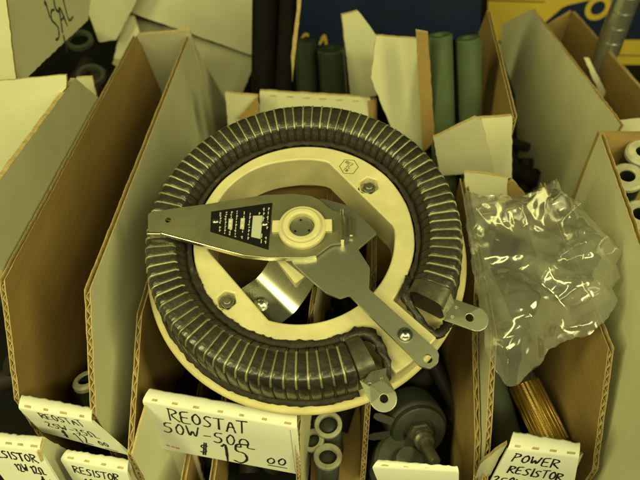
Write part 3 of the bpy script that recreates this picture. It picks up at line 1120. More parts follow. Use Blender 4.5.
def front(name_prefix, L, parent, slots=6, m=None, jag=.0006):
    """front panel of a box: writing face, folded-over lip with a row of perforations at the crease"""
    m = m or M['label']
    tl, tr, bl, br, kl, kr = [Vector(L[k]) for k in ('tl', 'tr', 'bl', 'br', 'kl', 'kr')]
    fm = quad_map(L)
    n = fm(0, 0)[1]
    rnd = random.Random(int(abs(tl.x) * 9000))
    th = .0012
    NU = 28
    prof = []
    # (where, t): bottom of face, face, rounded crease, lip, rolled back edge going down inside
    verts, faces = [], []
    rows = []
    for i in range(NU + 1):
        s = i / NU
        T, B, K = tl.lerp(tr, s), bl.lerp(br, s), kl.lerp(kr, s)
        K = K + (K - T).normalized() * (jag * noise.noise(Vector((s * 14, tl.x * 50, 1))) + rnd.uniform(-.3, .3) * jag)
        f = (B - T)
        g = (K - T)
        r = min(.0016, g.length * .25)
        c = [T + f, T + f * .66, T + f * .33, T + f.normalized() * r, T + f.normalized() * r * .3 + g.normalized() * r * .3 + Vector((0, 0, .0001)),
             T + g.normalized() * r + Vector((0, 0, .0002)), T + g * .5 + Vector((0, 0, .0006)), T + g * .85 + Vector((0, 0, .0003)),
             K + Vector((0, 0, -.0006)), K + Vector((0, 0, -.003)) - n * .0002, K + Vector((0, 0, -.008)) + n * .0006]
        rows.append(c)
    k = len(rows[0])
    for c in rows:
        verts += c
    # inner skin
    nb = len(verts)
    for c in rows:
        for j, p in enumerate(c):
            if j < 4:
                verts.append(p - n * th)
            elif j < 8:
                verts.append(p - Vector((0, 0, th)) - n * (.0004 if j == 4 else 0))
            else:
                verts.append(p + n * th + Vector((0, 0, -.0004)))
    for i in range(NU):
        for j in range(k - 1):
            a = i * k + j
            faces.append([a, a + 1, a + k + 1, a + k])
            b = nb + a
            faces.append([b, b + k, b + k + 1, b + 1])
    for (i0) in (0, NU):
        for j in range(k - 1):
            a = i0 * k + j
            faces.append([a, nb + a, nb + a + 1, a + 1])
    for i in range(NU):
        for j in (0, k - 1):
            a = i * k + j
            faces.append([a, a + k, nb + a + k, nb + a])
    o = mesh_obj('front_panel', verts, faces, m, parent)
    bm = bmesh.new()
    bm.from_mesh(o.data)
    bmesh.ops.recalc_face_normals(bm, faces=bm.faces)
    bm.to_mesh(o.data)
    bm.free()
    smooth_by_angle(o, 60)
    # perforations: small kraft-coloured cuts standing along the crease
    verts, faces = [], []
    e = (tr - tl)
    for q in range(slots):
        s = (q + .5) / slots + rnd.uniform(-.01, .01)
        w = rnd.uniform(.0022, .0040) / e.length
        p0, p1 = tl.lerp(tr, s - w / 2), tl.lerp(tr, s + w / 2)
        g = (kl - tl).normalized()
        base = len(verts)
        z = Vector((0, 0, .00034))
        a = .0010
        verts += [p0 + g * a + z, p1 + g * a + z, p1 + g * (a + .0010) + z * 1.15, p0 + g * (a + .0010) + z * 1.15]
        verts += [v - Vector((0, 0, .0008)) for v in verts[base:base + 4]]
        faces += [[base, base + 1, base + 2, base + 3], [base, base + 4, base + 5, base + 1], [base + 2, base + 6, base + 7, base + 3],
                  [base + 1, base + 5, base + 6, base + 2], [base + 3, base + 7, base + 4, base]]
    if slots:
        mesh_obj('perforation', verts, faces, M['edge'], o)
    return o, fm


def board(x0, x1, y0, y1, z0, z1, name, mats, parent):
    v = [(x, y, z) for z in (z0, z1) for y in (y0, y1) for x in (x0, x1)]
    f = [[0, 2, 3, 1], [4, 5, 7, 6], [0, 1, 5, 4], [2, 6, 7, 3], [0, 4, 6, 2], [1, 3, 7, 5]]
    return mesh_obj(name, v, f, mats, parent)


# shelf the boxes stand on
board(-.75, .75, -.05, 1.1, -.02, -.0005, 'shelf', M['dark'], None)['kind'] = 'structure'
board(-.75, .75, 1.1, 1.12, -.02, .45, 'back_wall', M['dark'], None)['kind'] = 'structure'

# ---- narrow box, left
A = thing('parts_box', 'narrow open cardboard box left of the rheostat, marked REOSTAT 25W 35 ohm $12.00', 'box', (-.134, .3, 0), 'open parts boxes in the front row')
sheet('side_wall', G['A_left'], LEFT, (KR, GR), A, flute=True)
sheet('side_wall', G['A_right'], LEFT, (WH, KR), A, .0030, flute=True)
sheet('back_wall', G['A_back'], BACK, (WH, KR), A, thick=.002)
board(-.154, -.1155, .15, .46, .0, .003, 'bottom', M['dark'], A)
fp, f = front('A', G['lipA'], A, slots=4)
strokes_mesh('lettering', [('REOSTAT', .24, .24, .20, .115, .03), ('25W-35U', .20, .58, .20, .115, .05), ('$', .30, .88, .24, .12, .03), ('12', .46, .97, .38, .15, .02),
                           ('00', .72, .86, .16, .085, .02), ('-', .70, .97, .05, .34, 0)], f, M['ink'], fp, .0007)

# ---- wide box carrying the rheostat
B = thing('parts_box', 'wide box under the rheostat with white label REOSTAT 50W 50 ohm $15.00', 'box', (-.05, .22, 0), 'open parts boxes in the front row')
sheet('side_wall', G['B_left'], LEFT, (KR, WH), B, flute=True)
sheet('side_wall', G['B_right'], LEFT, (WH, KR), B, .0030, flute=True)
board(-.095, .003, .2975, .30, .003, .118, 'back_wall', KR, B)
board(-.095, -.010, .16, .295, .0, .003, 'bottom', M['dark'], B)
fp, f = front('B', G['lipB'], B, slots=7)
strokes_mesh('lettering', [('REOSTAT', .15, .30, .235, .105, .02), ('50W-50U', .07, .58, .22, .115, .05), ('$', .29, .92, .24, .11, 0),
                           ('00', .76, .86, .15, .105, .02), ('-', .74, .93, .06, .32, .02)], f, M['ink'], fp, .0010)
strokes_mesh('price_lettering', [('15', .44, .99, .44, .20, .0)], f, M['ink'], fp, .0014)
line_mesh('red_print', [((.04, .88), (.066, .89)), ((.075, .89), (.10, .90)), ((.108, .90), (.135, .91))], f, M['red'], fp, .0011)
line_mesh('print_rule', [((.955, .06), (.955, .97))], f, M['pale_ink'], fp, .00022)

sheet('front_shoulder', [(-.0958, .1320, .080), (-.0895, .1525, .099), (-.0880, .1530, .05), (-.0880, .1530, .0), (-.0958, .1315, .0)], LEFT, (WH, KR), B, thick=.0012)
sheet('front_shoulder', [(-.0890, .1530, .060), (-.0720, .1500, .060), (-.0730, .1500, .0), (-.0890, .1530, .0)], BACK, (WH, KR), B, thick=.0012)

# ---- box with the potentiometer
C_ = thing('parts_box', 'open brown-sided box right of the wide one, holding a dark potentiometer', 'box', (.055, .22, 0), 'open parts boxes in the front row')
sheet('side_wall', G['C_left'], LEFT, (KR, KR), C_, .0030, flute=True)
sheet('side_wall', G['C_right'], RIGHT, (KR, WH), C_, .0030, flute=True)
board(.030, .086, .2975, .30, .003, .11, 'back_wall', KR, C_)
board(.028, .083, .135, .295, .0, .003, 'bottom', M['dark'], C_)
fp, f = front('C', G['lipC'], C_, slots=4)

# ---- box with the plastic bag
D = thing('parts_box', 'box holding the plastic bag, label reads POWER RESISTOR 250W 10 ohm', 'box', (.11, .22, 0), 'open parts boxes in the front row')
sheet('side_wall', G['D_left'], RIGHT, (WH, KR), D, .0030, flute=True)
sheet('side_wall', G['D_right'], RIGHT, (KR, WH), D, .0030, flute=True)
sheet('back_wall', G['D_back'], BACK, (WH, KR), D, thick=.0028)
sheet('back_flap', G['D_back2'], BACK, (KR, KR), D, thick=.0028)
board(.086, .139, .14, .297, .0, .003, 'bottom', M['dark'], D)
fp, f = front('D', G['lipD'], D, slots=4)
strokes_mesh('lettering', [('POWER', .12, .24, .16, .17, .04), ('RESISTOR', .14, .47, .15, .135, .05), ('250W-10U', .0, .72, .16, .13, .03),
                           ('#', .05, .98, .16, .12, 0), ('$', .34, 1.0, .18, .12, 0)], f, M['ink'], fp, .0009)
# white left shoulder of that box's front
sheet('front_shoulder', [(.0865, .1335, .089), (.0885, .1315, .0935), (.0852, .1275, .05), (.0852, .1275, .0), (.079, .128, .0), (.0795, .129, .072)], BACK, (WH, KR), D, thick=.002)
sheet('front_shoulder', [(.1215, .1275, .0935), (.134, .1350, .078), (.130, .1305, .050), (.129, .1240, .048)], BACK, (WH, KR), D, thick=.002)

# ---- box E with the white-ended resistors
E_ = thing('parts_box', 'tall box at the right edge packed with white-ended resistors', 'box', (.19, .25, 0), 'open parts boxes in the front row')
sheet('side_wall', G['E_left'], RIGHT, (WH, KR), E_, .0030, flute=True)
board(.170, .26, .3075, .311, .003, .155, 'back_wall', KR, E_)
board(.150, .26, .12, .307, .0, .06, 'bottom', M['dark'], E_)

# ---- two small low boxes in the corner
l0 = thing('parts_box', 'low white box in the bottom left corner, marked RESISTOR 12W 12 ohm $1.50', 'box', (-.155, .12, 0), 'low boxes in front')
fp, f = front('L0', G['lipL0'], l0, slots=5)
strokes_mesh('lettering', [('RESISTOR', .10, .20, .13, .145, .04), ('12W 12U', .40, .41, .13, .10, .04), ('$', .70, .64, .17, .12, 0), ('1', .84, .68, .2, .12, 0), ('50', .90, .64, .11, .08, 0)],
             f, M['ink'], fp, .0008)
sheet('side_wall', G['L0_right'], LEFT, (WH, KR), l0, .002)
board(-.175, -.142, .10, .135, .0, .003, 'bottom', M['dark'], l0)
l1 = thing('parts_box', 'low white box at the bottom left, marked RESISTOR 10W, second from the corner', 'box', (-.12, .12, 0), 'low boxes in front')
fp, f = front('L1', G['lipL1'], l1, slots=4)
strokes_mesh('lettering', [('RESISTOR', .13, .27, .17, .135, .03), ('10W-', .22, .55, .18, .15, .02)], f, M['ink'], fp, .0008)
sheet('side_wall', G['L1_right'], LEFT, (WH, KR), l1, .002)
board(-.13, -.102, .10, .13, .0, .003, 'bottom', M['dark'], l1)
m_ = thing('parts_box', 'low dark brown box below the wide label', 'box', (-.067, .15, 0), 'low boxes in front')
sheet('side_wall', G['M_left'], LEFT, (KR, WH), m_, .003, flute=True)
sheet('side_wall', G['M_right'], LEFT, (KR, KR), m_, .003, flute=True)

# ---- back row
g = thing('parts_box', 'shade-toned white box far left, behind the narrow box', 'box', (-.18, .3, 0), 'boxes in the back rows')
sheet('side_wall', G['G_right'], LEFT, (GR, KR), g)
sheet('front_panel', G['G_panel'], BACK, (WH, KR), g, .002)
sheet('back_wall', G['G_back'], BACK, (GR, KR), g, .002)
u = thing('parts_box', 'pale box in the top left corner with black handwriting on its side', 'box', (-.22, .4, 0), 'boxes in the back rows')
us = sheet('side_wall', G['U_right'], LEFT, (WH, KR), u)
sheet('front_panel', G['U_front'], BACK, (WH, KR), u, .002)


def u_map(s, t):   # on the side wall plane x = -.2: s deeper, t down
    return Vector((-.1998, .385 + s, .215 - t)), Vector((1, 0, 0))


strokes_mesh('lettering', [('1', .020, .031, .012, .014, 0), ('C', .034, .034, .012, .014, 0), ('SAL', .020, .048, .020, .020, 0), ('I', .03, .062, .012, .02, 0)], u_map, M['ink'], us, .0018)
u2 = thing('parts_box', 'dim grey box panel at the top, behind the corner box with handwriting', 'box', (-.19, .52, 0), 'boxes in the back rows')
sheet('side_wall', G['U2'], BACK, (GR, KR), u2)
j = thing('parts_box', 'white box with a folded flap behind the narrow box left of the rheostat', 'box', (-.11, .48, 0), 'boxes in the back rows')
sheet('front_panel', G['J_top'], BACK, (WH, KR), j)
sheet('lower_panel', G['J_low'], BACK, (GR, KR), j)
sheet('side_flap', G['J_flap'], BACK, (WH, KR), j)
p = thing('parts_box', 'small white-topped box directly behind the upper left of the ring', 'box', (-.066, .4, 0), 'boxes in the back rows')
sheet('front_panel', G['P_small'], BACK, (GR, KR), p)
sheet('inner_flap', G['P_brown'], BACK, (KR, KR), p)
k_ = thing('parts_box', 'box behind the top of the ring, perforated white lip, dark green resistors inside', 'box', (-.01, .45, 0), 'boxes in the back rows')
kf = sheet('front_panel', G['K_front'], BACK, (WH, KR), k_)
bm = bmesh.new()
for q in range(6):
    s = .12 + q * .15
    a = Vector(G['K_front'][0]).lerp(Vector(G['K_front'][1]), s) + Vector((0, -.0002, -.0032))
    gq = bmesh.ops.create_cube(bm, size=1)
    for v in gq['verts']:
        v.co = Vector((v.co.x * .005, v.co.y * .0006, v.co.z * .0010)) + a
bm_obj('perforation', bm, M['edge'], kf)
bm = bmesh.new()
c0 = Vector(G['K_front'][1])
cyl_between(bm, c0 + Vector((.0015, .002, -.002)), c0 + Vector((.0045, .002, -.028)), .0042, .0036, 16)
bm_obj('rolled_corner', bm, M['kraft'], k_, True)
sheet('side_wall', G['K_left'], BACK, (M['edge'], WH), k_, thick=.09)
m1 = thing('parts_box', 'white pointed box end standing left of the plain white panel', 'box', (.025, .45, 0), 'boxes in the back rows')
sheet('side_wall', G['M1'], BACK, (WH, KR), m1)
m2 = thing('parts_box', 'plain white box end left of the green resistors', 'box', (.055, .4, 0), 'boxes in the back rows')
sheet('end_wall', G['M2'], BACK, (WH, KR), m2)
n_ = thing('parts_box', 'box behind the ring with two green tube resistors standing in it', 'box', (.1, .38, 0), 'boxes in the back rows')
sheet('side_wall', G['N_left'], BACK, (KR, KR), n_)
sheet('side_wall', G['N_right'], RIGHT, (KR, WH), n_, flute=True)
sheet('front_panel', G['N_front'], BACK, (WH, KR), n_)
nf = sheet('front_flap', G['N_flap'], BACK, (WH, KR), n_, .002)
F_ = thing('parts_box', 'long white-sided box rising to the upper right, brown inside', 'box', (.23, .45, 0), 'boxes in the back rows')
sheet('side_wall', G['W'], RIGHT, (WH, KR), F_, flute=True)
sheet('side_wall', G['F_right'], RIGHT, (KR, WH), F_, flute=True)
sheet('end_wall', G['F_end'], BACK, (KR, KR), F_)
sheet('front_lip', G['F_lip'], DOWN, (WH, KR), F_, .003)
fi = sheet('paper_slip', G['F_item'], BACK, (WH, WH), None, .0015)
tag(fi, 'thin pale slip standing inside the long box at upper right', 'slip')

# printed cartons at the back
bl = thing('printed_carton', 'dark blue carton at the back with yellow letters C A', 'carton', (.07, .62, 0), 'printed cartons at the back')
bs = sheet('carton_face', G['blue'], BACK, (M['blue'], M['blue']), bl, .06)


def blue_map(s, t):
    a = Vector(G['blue'][0])
    return Vector((a.x + s, .6198, a.z - t)), Vector((0, -1, 0))


ye = M['yellow']
strokes_mesh('lettering', [('C', .003, .066, .013, .013, 0), ('A', .024, .066, .013, .013, 0)], blue_map, ye, bs, .0030)
yl = thing('printed_carton', 'yellow carton at the top right with a blue band and yellow letters', 'carton', (.3, .7, 0), 'printed cartons at the back')
ys = sheet('carton_face', G['yellow'], BACK, (ye, ye), yl, .06)


def flat(name, pts, y, m, parent, th=.0006):
    v = [(x, y, z) for x, z in pts] + [(x, y + th, z) for x, z in pts]
    k = len(pts)
    f = [list(range(k)), list(range(2 * k - 1, k - 1, -1))] + [[i, k + i, k + (i + 1) % k, (i + 1) % k] for i in range(k)]
    o = mesh_obj(name, v, f, m, parent)
    bm = bmesh.new()
    bm.from_mesh(o.data)
    bmesh.ops.recalc_face_normals(bm, faces=bm.faces)
    bm.to_mesh(o.data)
    bm.free()
    return o
flat('blue_band', [(.2045, .0268), (.2614, .0492), (.2816, .0729), (.2869, .0760), (.312, .0826), (.4, .0826), (.42, .0340), (.338, .034), (.330, .037), (.300, .0640),
                   (.2709, .0470), (.2045, .0235)], .6985, M['blue'], ys)
bm = bmesh.new()
lathe(bm, (.3240, .6975, .0735), (0, 1, 0), [(0, .0085), (0, .0148), (.0008, .0148), (.0008, .0085)], 40, closed=True)
bm_obj('printed_ring', bm, ye, ys)
flat('carton_seam', [(.1897, .0822), (.2593, .0805), (.2593, .0797), (.1897, .0812)], .6988, M['dark'], ys)
flat('carton_seam', [(.352, .0135), (.42, .0125), (.42, .0117), (.352, .0127)], .6988, M['dark'], ys)

# chromed shelf post
post = thing('shelf_post', 'shiny ringed metal shelving post at the top right', 'post', (.25, .5, 0))
px0, py0 = .2535, .5
bm = bmesh.new()
prof = [(0, .0098), (.115, .0098)]
z = .115
while z < .26:
    prof += [(z, .0106), (z + .0112, .0106), (z + .0118, .0100), (z + .0126, .0100)]
    z += .0132
d = Vector((.0, .0, 1))
lathe(bm, (px0, py0, 0), d, prof, 28)
po = bm_obj('post_tube', bm, mat('chromed_tube', (.62, .64, .60), .28, metal=.9, nscale=60, namt=.1), post)
smooth_by_angle(po, 40)

# ================================================================== CONTENTS


def rod(name, a, b, r, m, label, cat, group=None, bore=0., ring=None, seg=28, capm=None):
    """tube resistor with bevelled ends, hollow when bore is given"""
    t = thing(name, label, cat, b if b[2] < a[2] else a, group)
    L = (Vector(b) - Vector(a)).length
    ax = (Vector(b) - Vector(a))
    bm = bmesh.new()
    e = r * .12
    if bore:
        lathe(bm, a, ax, [(0, bore), (0, r - e), (e, r), (L - e, r), (L, r - e), (L, bore)], seg, closed=True)
    else:
        lathe(bm, a, ax, [(0, r - e * 2), (e, r - e * .4), (e * 2, r), (L - e, r), (L, r - e)], seg)
    o = bm_obj('tube_body', bm, m, t)
    smooth_by_angle(o, 35)
    if ring:
        for h in ring:
            bm = bmesh.new()
            p = Vector(a) + ax.normalized() * h
            lathe(bm, p, ax, [(0, r), (0, r * 1.06), (r * .35, r * 1.06), (r * .35, r)], seg, closed=True)
            smooth_by_angle(bm_obj('terminal_band', bm, M['darksteel'], t), 35)
    if capm:
        bm = bmesh.new()
        lathe(bm, Vector(a) - ax.normalized() * .0012, ax, [(0, bore * 1.02), (0, r * .9), (.0012, r * 1.04), (.0035, r * 1.04), (.0035, bore * 1.02)], seg, closed=True)
        smooth_by_angle(bm_obj('ceramic_end', bm, capm, t), 35)
    return t


rod('tube_resistor', (.0795, .400, .176), (.101, .372, .04), .0094, M['green'], 'left of the two tall green tube resistors, with a bright gloss streak', 'resistor', 'green tube resistors', .0045)
rod('tube_resistor', (.1010, .402, .173), (.124, .375, .04), .0092, M['green'], 'right of the two tall green tube resistors, slightly lower and duller', 'resistor', 'green tube resistors', .0045)
rod('tube_resistor', (.0025, .452, .140), (.012, .440, .03), .0115, M['dkgreen'], 'thick dark green tube resistor behind the ring, nearest the pointed white box end', 'resistor', 'dark resistors behind the ring', .005)
rod('tube_resistor', (-.0185, .462, .142), (-.016, .44, .03), .0095, M['dkgreen'], 'dark tube resistor behind the ring, left of the thick green one', 'resistor', 'dark resistors behind the ring', .004)
rod('black_tube', (-.0475, .47, .215), (-.062, .44, .03), .0098, M['black'], 'left one of two long black tubes standing left of the blue carton', 'tube', 'long black tubes')
rod('black_tube', (-.028, .475, .212), (-.047, .445, .03), .0088, M['black'], 'right one of two long black tubes, against the thin box wall', 'tube', 'long black tubes')

# right edge: white-ended resistors, ends up
for q, (x, y, z, dx, lab) in enumerate([(.1960, .298, .148, .010, 'white-ended green tube resistor at the right edge, farthest back and half cut by the frame'),
                                        (.1815, .280, .143, .014, 'white-ended green tube resistor in the right edge box, middle of the three'),
                                        (.1790, .249, .140, .014, 'white-ended green tube resistor at the right edge, nearest the front')]):
    a = Vector((x, y, z))
    rod('tube_resistor', a, a + Vector((dx, .022, -.075)), .0098, M['dkgreen'], lab, 'resistor', 'white-ended resistors at the right edge', .0044, capm=M['ringw'])
bm = bmesh.new()
# loose wire twist between them
tag(bm_obj('wire_scrap', tube_path([(.176, .291, .130), (.180, .297, .133), (.186, .299, .130), (.192, .302, .132), (.198, .306, .128)], [.0012] * 5, 8, .4, 3), M['cement'], None, True),
    'frayed dark wire scrap behind the middle white-ended resistor', 'wire scrap')
bm.free()

# gap between the wide box and the brown-sided one: ceramic rings
def ring(x, y, z, r, r2, h, tilt, lab):
    t = thing('ceramic_ring', lab, 'ring', (x, y, z), 'pale ceramic rings between the boxes')
    ax = Vector(tilt).normalized()
    bm = bmesh.new()
    lathe(bm, (x, y, z), ax, [(0, r2), (0, r * .95), (h * .2, r), (h * .85, r), (h, r * .94), (h, r2 * 1.06), (h * .85, r2)], 40, closed=True)
    o = bm_obj('ring_body', bm, M['ringw'], t)
    smooth_by_angle(o, 35)
    bm = bmesh.new()
    lathe(bm, Vector((x, y, z)) - ax * .045, ax, [(0, r * .8), (.0445, r * .86)], 32)
    bm_obj('dark_tube', bm, M['darkcomp'], t, True)


ring(.0027, .1700, .040, .0082, .0056, .003, (-.10, -.10, 1), 'pale ceramic ring right of the $15.00 label, highest of the three')
ring(.0024, .1520, .036, .0082, .0052, .003, (.0, .10, 1), 'pale ceramic ring right of the $15.00 label, lowest and flattest of the three')
ring(-.0062, .1630, .034, .0070, .0044, .003, (-.30, -.05, 1), 'smaller pale ceramic ring half hidden behind the corner of the $15.00 label')
board(-.008, .024, .135, .29, .0, .004, 'box_floor', M['kraft'], None)
tag(bpy.data.objects['box_floor'], 'dark brown floor of the gap holding the pale ceramic rings', 'box floor')

# potentiometer
pt = thing('potentiometer', 'large dark round potentiometer with its shaft pointing to the front right', 'potentiometer', (.055, .18, .02))
ax = Vector((.010, -.052, .030)).normalized()
base = Vector((.0535, .190, .022))
bm = bmesh.new()
lathe(bm, base, ax, [(0, .0170), (.002, .0190), (.0185, .0190), (.0195, .0185), (.0205, .0170), (.0235, .0162), (.0240, .0150), (.0240, .0100), (.0225, .0090)], 48)
smooth_by_angle(bm_obj('pot_body', bm, M['darkcomp'], pt), 30)
bm = bmesh.new()
lathe(bm, base + ax * .0235, ax, [(0, .0080), (.003, .0080), (.0031, .0066), (.0062, .0066), (.0063, .0048), (.010, .0048)], 6)
bm_obj('mounting_nut', bm, M['darksteel'], pt)
bm = bmesh.new()
lathe(bm, base + ax * .0300, ax, [(0, .0056), (.0008, .0058), (.0016, .0052), (.0024, .0058), (.0032, .0052), (.0040, .0058), (.0048, .0052), (.0056, .0050)], 28)
smooth_by_angle(bm_obj('threaded_bush', bm, M['darksteel'], pt), 60)
bm = bmesh.new()
lathe(bm, base + ax * .0350, ax, [(0, .0030), (.0165, .0030), (.0175, .0024)], 20)
smooth_by_angle(bm_obj('shaft', bm, M['darksteel'], pt), 40)
q = ax.to_track_quat('Z', 'Y')
for i in range(3):
    a = math.radians(150 + i * 28)
    d = q @ Vector((math.cos(a), math.sin(a), 0))
    s = q @ Vector((-math.sin(a), math.cos(a), 0))
    p = base + ax * .021 + d * .0175
    vs = []
    for (l, w) in ((0, .0024), (.010, .0024), (.013, .0014)):
        for sg in (-1, 1):
            for k in (0, .0006):
                vs.append(p + d * l + s * w * sg + ax * k)
    fs = []
    for b0 in (0, 4):
        fs += [[b0, b0 + 2, b0 + 6, b0 + 4], [b0 + 1, b0 + 5, b0 + 7, b0 + 3], [b0, b0 + 4, b0 + 5, b0 + 1], [b0 + 2, b0 + 3, b0 + 7, b0 + 6]]
    fs.append([8, 9, 11, 10])
    mesh_obj('solder_lug', vs, fs, M['darksteel'], pt)
p2 = thing('potentiometer', 'second dark potentiometer body lying under the first, behind the lip', 'potentiometer', (.048, .15, .01))
bm = bmesh.new()
lathe(bm, (.046, .162, .006), (.15, -.35, 1), [(0, .017), (.001, .019), (.020, .019), (.022, .017), (.0225, .008), (.028, .008)], 40)
smooth_by_angle(bm_obj('pot_body', bm, M['darkcomp'], p2), 30)

# tube and copper-wound resistor in the labelled box
M['greytube'] = mat('grey_green_tube', (.115, .135, .105), .55, nscale=60, namt=.15, bump=.2)
rod('tube_resistor', (.1010, .215, .050), (.1080, .150, .038), .0092, M['greytube'], 'dull grey-green tube resistor lying beside the copper-wound one', 'resistor')
w = thing('wound_resistor', 'copper-coloured wire-wound resistor sloping down under the plastic bag', 'resistor', (.127, .16, .04))
a, b = Vector((.1195, .190, .056)), Vector((.1292, .1545, .050))
ax = (b - a).normalized()
bm = bmesh.new()
L = (b - a).length
lathe(bm, a - ax * .006, ax, [(0, .0052), (0, .0082), (L + .008, .0082), (L + .008, .0052)], 28, closed=True)
smooth_by_angle(bm_obj('tube_body', bm, M['darkcomp'], w), 35)
bm = bmesh.new()
pr = []
h = 0
while h < L - .002:
    pr += [(h, .0083), (h + .00035, .0089), (h + .0007, .0083)]
    h += .0009
lathe(bm, a + ax * .001, ax, pr, 28)
# lengthwise copper ribs
qq = ax.to_track_quat('Z', 'Y')
for i in range(22):
    t = 2 * math.pi * i / 22
    o_ = qq @ Vector((math.cos(t), math.sin(t), 0)) * .0090
    cyl_between(bm, a + o_, b - ax * .001 + o_, .00055, seg=6)
bm_obj('copper_winding', bm, M['gold'], w, True)
bm_obj('lead_wire', tube_path([b + Vector((.004, 0, .006)), b + Vector((.008, -.002, .010)), b + Vector((.0095, -.004, .006)), b + Vector((.007, -.006, .002))], [.0007] * 4, 8, .1, 1, 1, 2),
       M['cement'], w, True)

# small roll in the narrow box
rod('tube_resistor', (-.1345, .178, .074), (-.128, .168, .035), .0078, M['dkgreen'], 'pale-ended dark green stub standing in the narrow box', 'resistor', None, .0046, capm=M['ringw'])
bm = bmesh.new()
# dim hardware far upper left
for (x, y, z, lab) in ((-.2261, .5023, .12, 'dim grey ring in the dark gap at the top left, upper one'), (-.2004, .4468, .115, 'dim grey ring in the dark gap at the top left, lower one')):
    t = thing('metal_ring', lab, 'ring', (x, y, z), 'dim rings in the dark gap')
    b_ = bmesh.new()
    lathe(b_, (x, y, z), (.1, -.3, 1), [(0, .0085), (0, .0118), (.004, .0118), (.004, .0085)], 32, closed=True)
    smooth_by_angle(bm_obj('ring_body', b_, M['darkcomp'], t), 35)
bm.free()
# clutter glimpsed in the rear gap and through the ring
for (x, y, z, sx, sy, sz, m, lab) in ((.010, .345, .045, .022, .02, .05, 'greypink', 'dull red block glimpsed through the top of the ring opening'),
                                      (-.065, .245, .03, .03, .03, .03, 'darkcomp', 'dark block glimpsed through the left of the ring opening')):
    b_ = bmesh.new()
    g_ = bmesh.ops.create_cube(b_, size=1)
    for v in g_['verts']:
        v.co = Vector((v.co.x * sx + x + v.co.z * .004, v.co.y * sy + y, v.co.z * sz + z))
    o = bevel(bm_obj('dark_component', b_, M[m], None), .003, 3)
    tag(o, lab, 'component')

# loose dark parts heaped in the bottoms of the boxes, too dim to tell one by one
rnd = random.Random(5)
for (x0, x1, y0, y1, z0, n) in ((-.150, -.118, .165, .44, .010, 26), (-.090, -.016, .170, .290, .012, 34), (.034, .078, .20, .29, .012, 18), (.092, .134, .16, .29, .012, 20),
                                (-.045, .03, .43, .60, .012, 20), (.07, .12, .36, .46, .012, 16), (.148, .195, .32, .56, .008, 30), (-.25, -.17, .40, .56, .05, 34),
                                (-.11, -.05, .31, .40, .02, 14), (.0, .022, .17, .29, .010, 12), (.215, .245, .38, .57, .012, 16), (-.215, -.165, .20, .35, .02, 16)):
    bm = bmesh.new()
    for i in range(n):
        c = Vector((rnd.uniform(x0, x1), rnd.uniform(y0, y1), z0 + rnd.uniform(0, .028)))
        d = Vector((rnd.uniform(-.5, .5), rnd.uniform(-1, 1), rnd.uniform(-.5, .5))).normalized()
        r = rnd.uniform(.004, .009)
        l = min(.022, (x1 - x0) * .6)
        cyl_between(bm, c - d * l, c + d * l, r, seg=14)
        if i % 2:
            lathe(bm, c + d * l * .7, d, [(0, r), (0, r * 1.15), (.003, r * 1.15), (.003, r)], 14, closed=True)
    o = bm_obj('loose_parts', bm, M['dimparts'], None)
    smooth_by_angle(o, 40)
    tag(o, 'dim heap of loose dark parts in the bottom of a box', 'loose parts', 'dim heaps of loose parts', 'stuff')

# ================================================================== PLASTIC BAG
BO = Vector((.11, .22, .140))
BN = Vector((0, -.24253563, .9701425))
BV = Vector((0, .9701425, .24253563))
BX = Vector((1, 0, 0))
bout = [(-32.5, 30.2), (-30.3, 39.3), (-22.9, 35.1), (-8.6, 36.0), (0.8, 34.7), (15.2, 42.6), (23.1, 47.7), (24.1, 38.4), (32.6, 30.9), (35.9, 20.8), (42.4, 9.1),
        (47.9, -0.9), (42.8, -8.3), (42.8, -16.6), (37.2, -22.5), (39.0, -29.3), (31.0, -39.3), (20.2, -47.4), (9.9, -49.6), (0.2, -54.4), (-3.8, -60.5),
        (-9.8, -64.6), (-15.0, -69.5), (-20.5, -70.5), (-26.0, -64.0), (-31.2, -54.3), (-32.4, -30.1), (-32.9, -0.6)]
bout = [Vector(p) * mm for p in reversed(bout)]


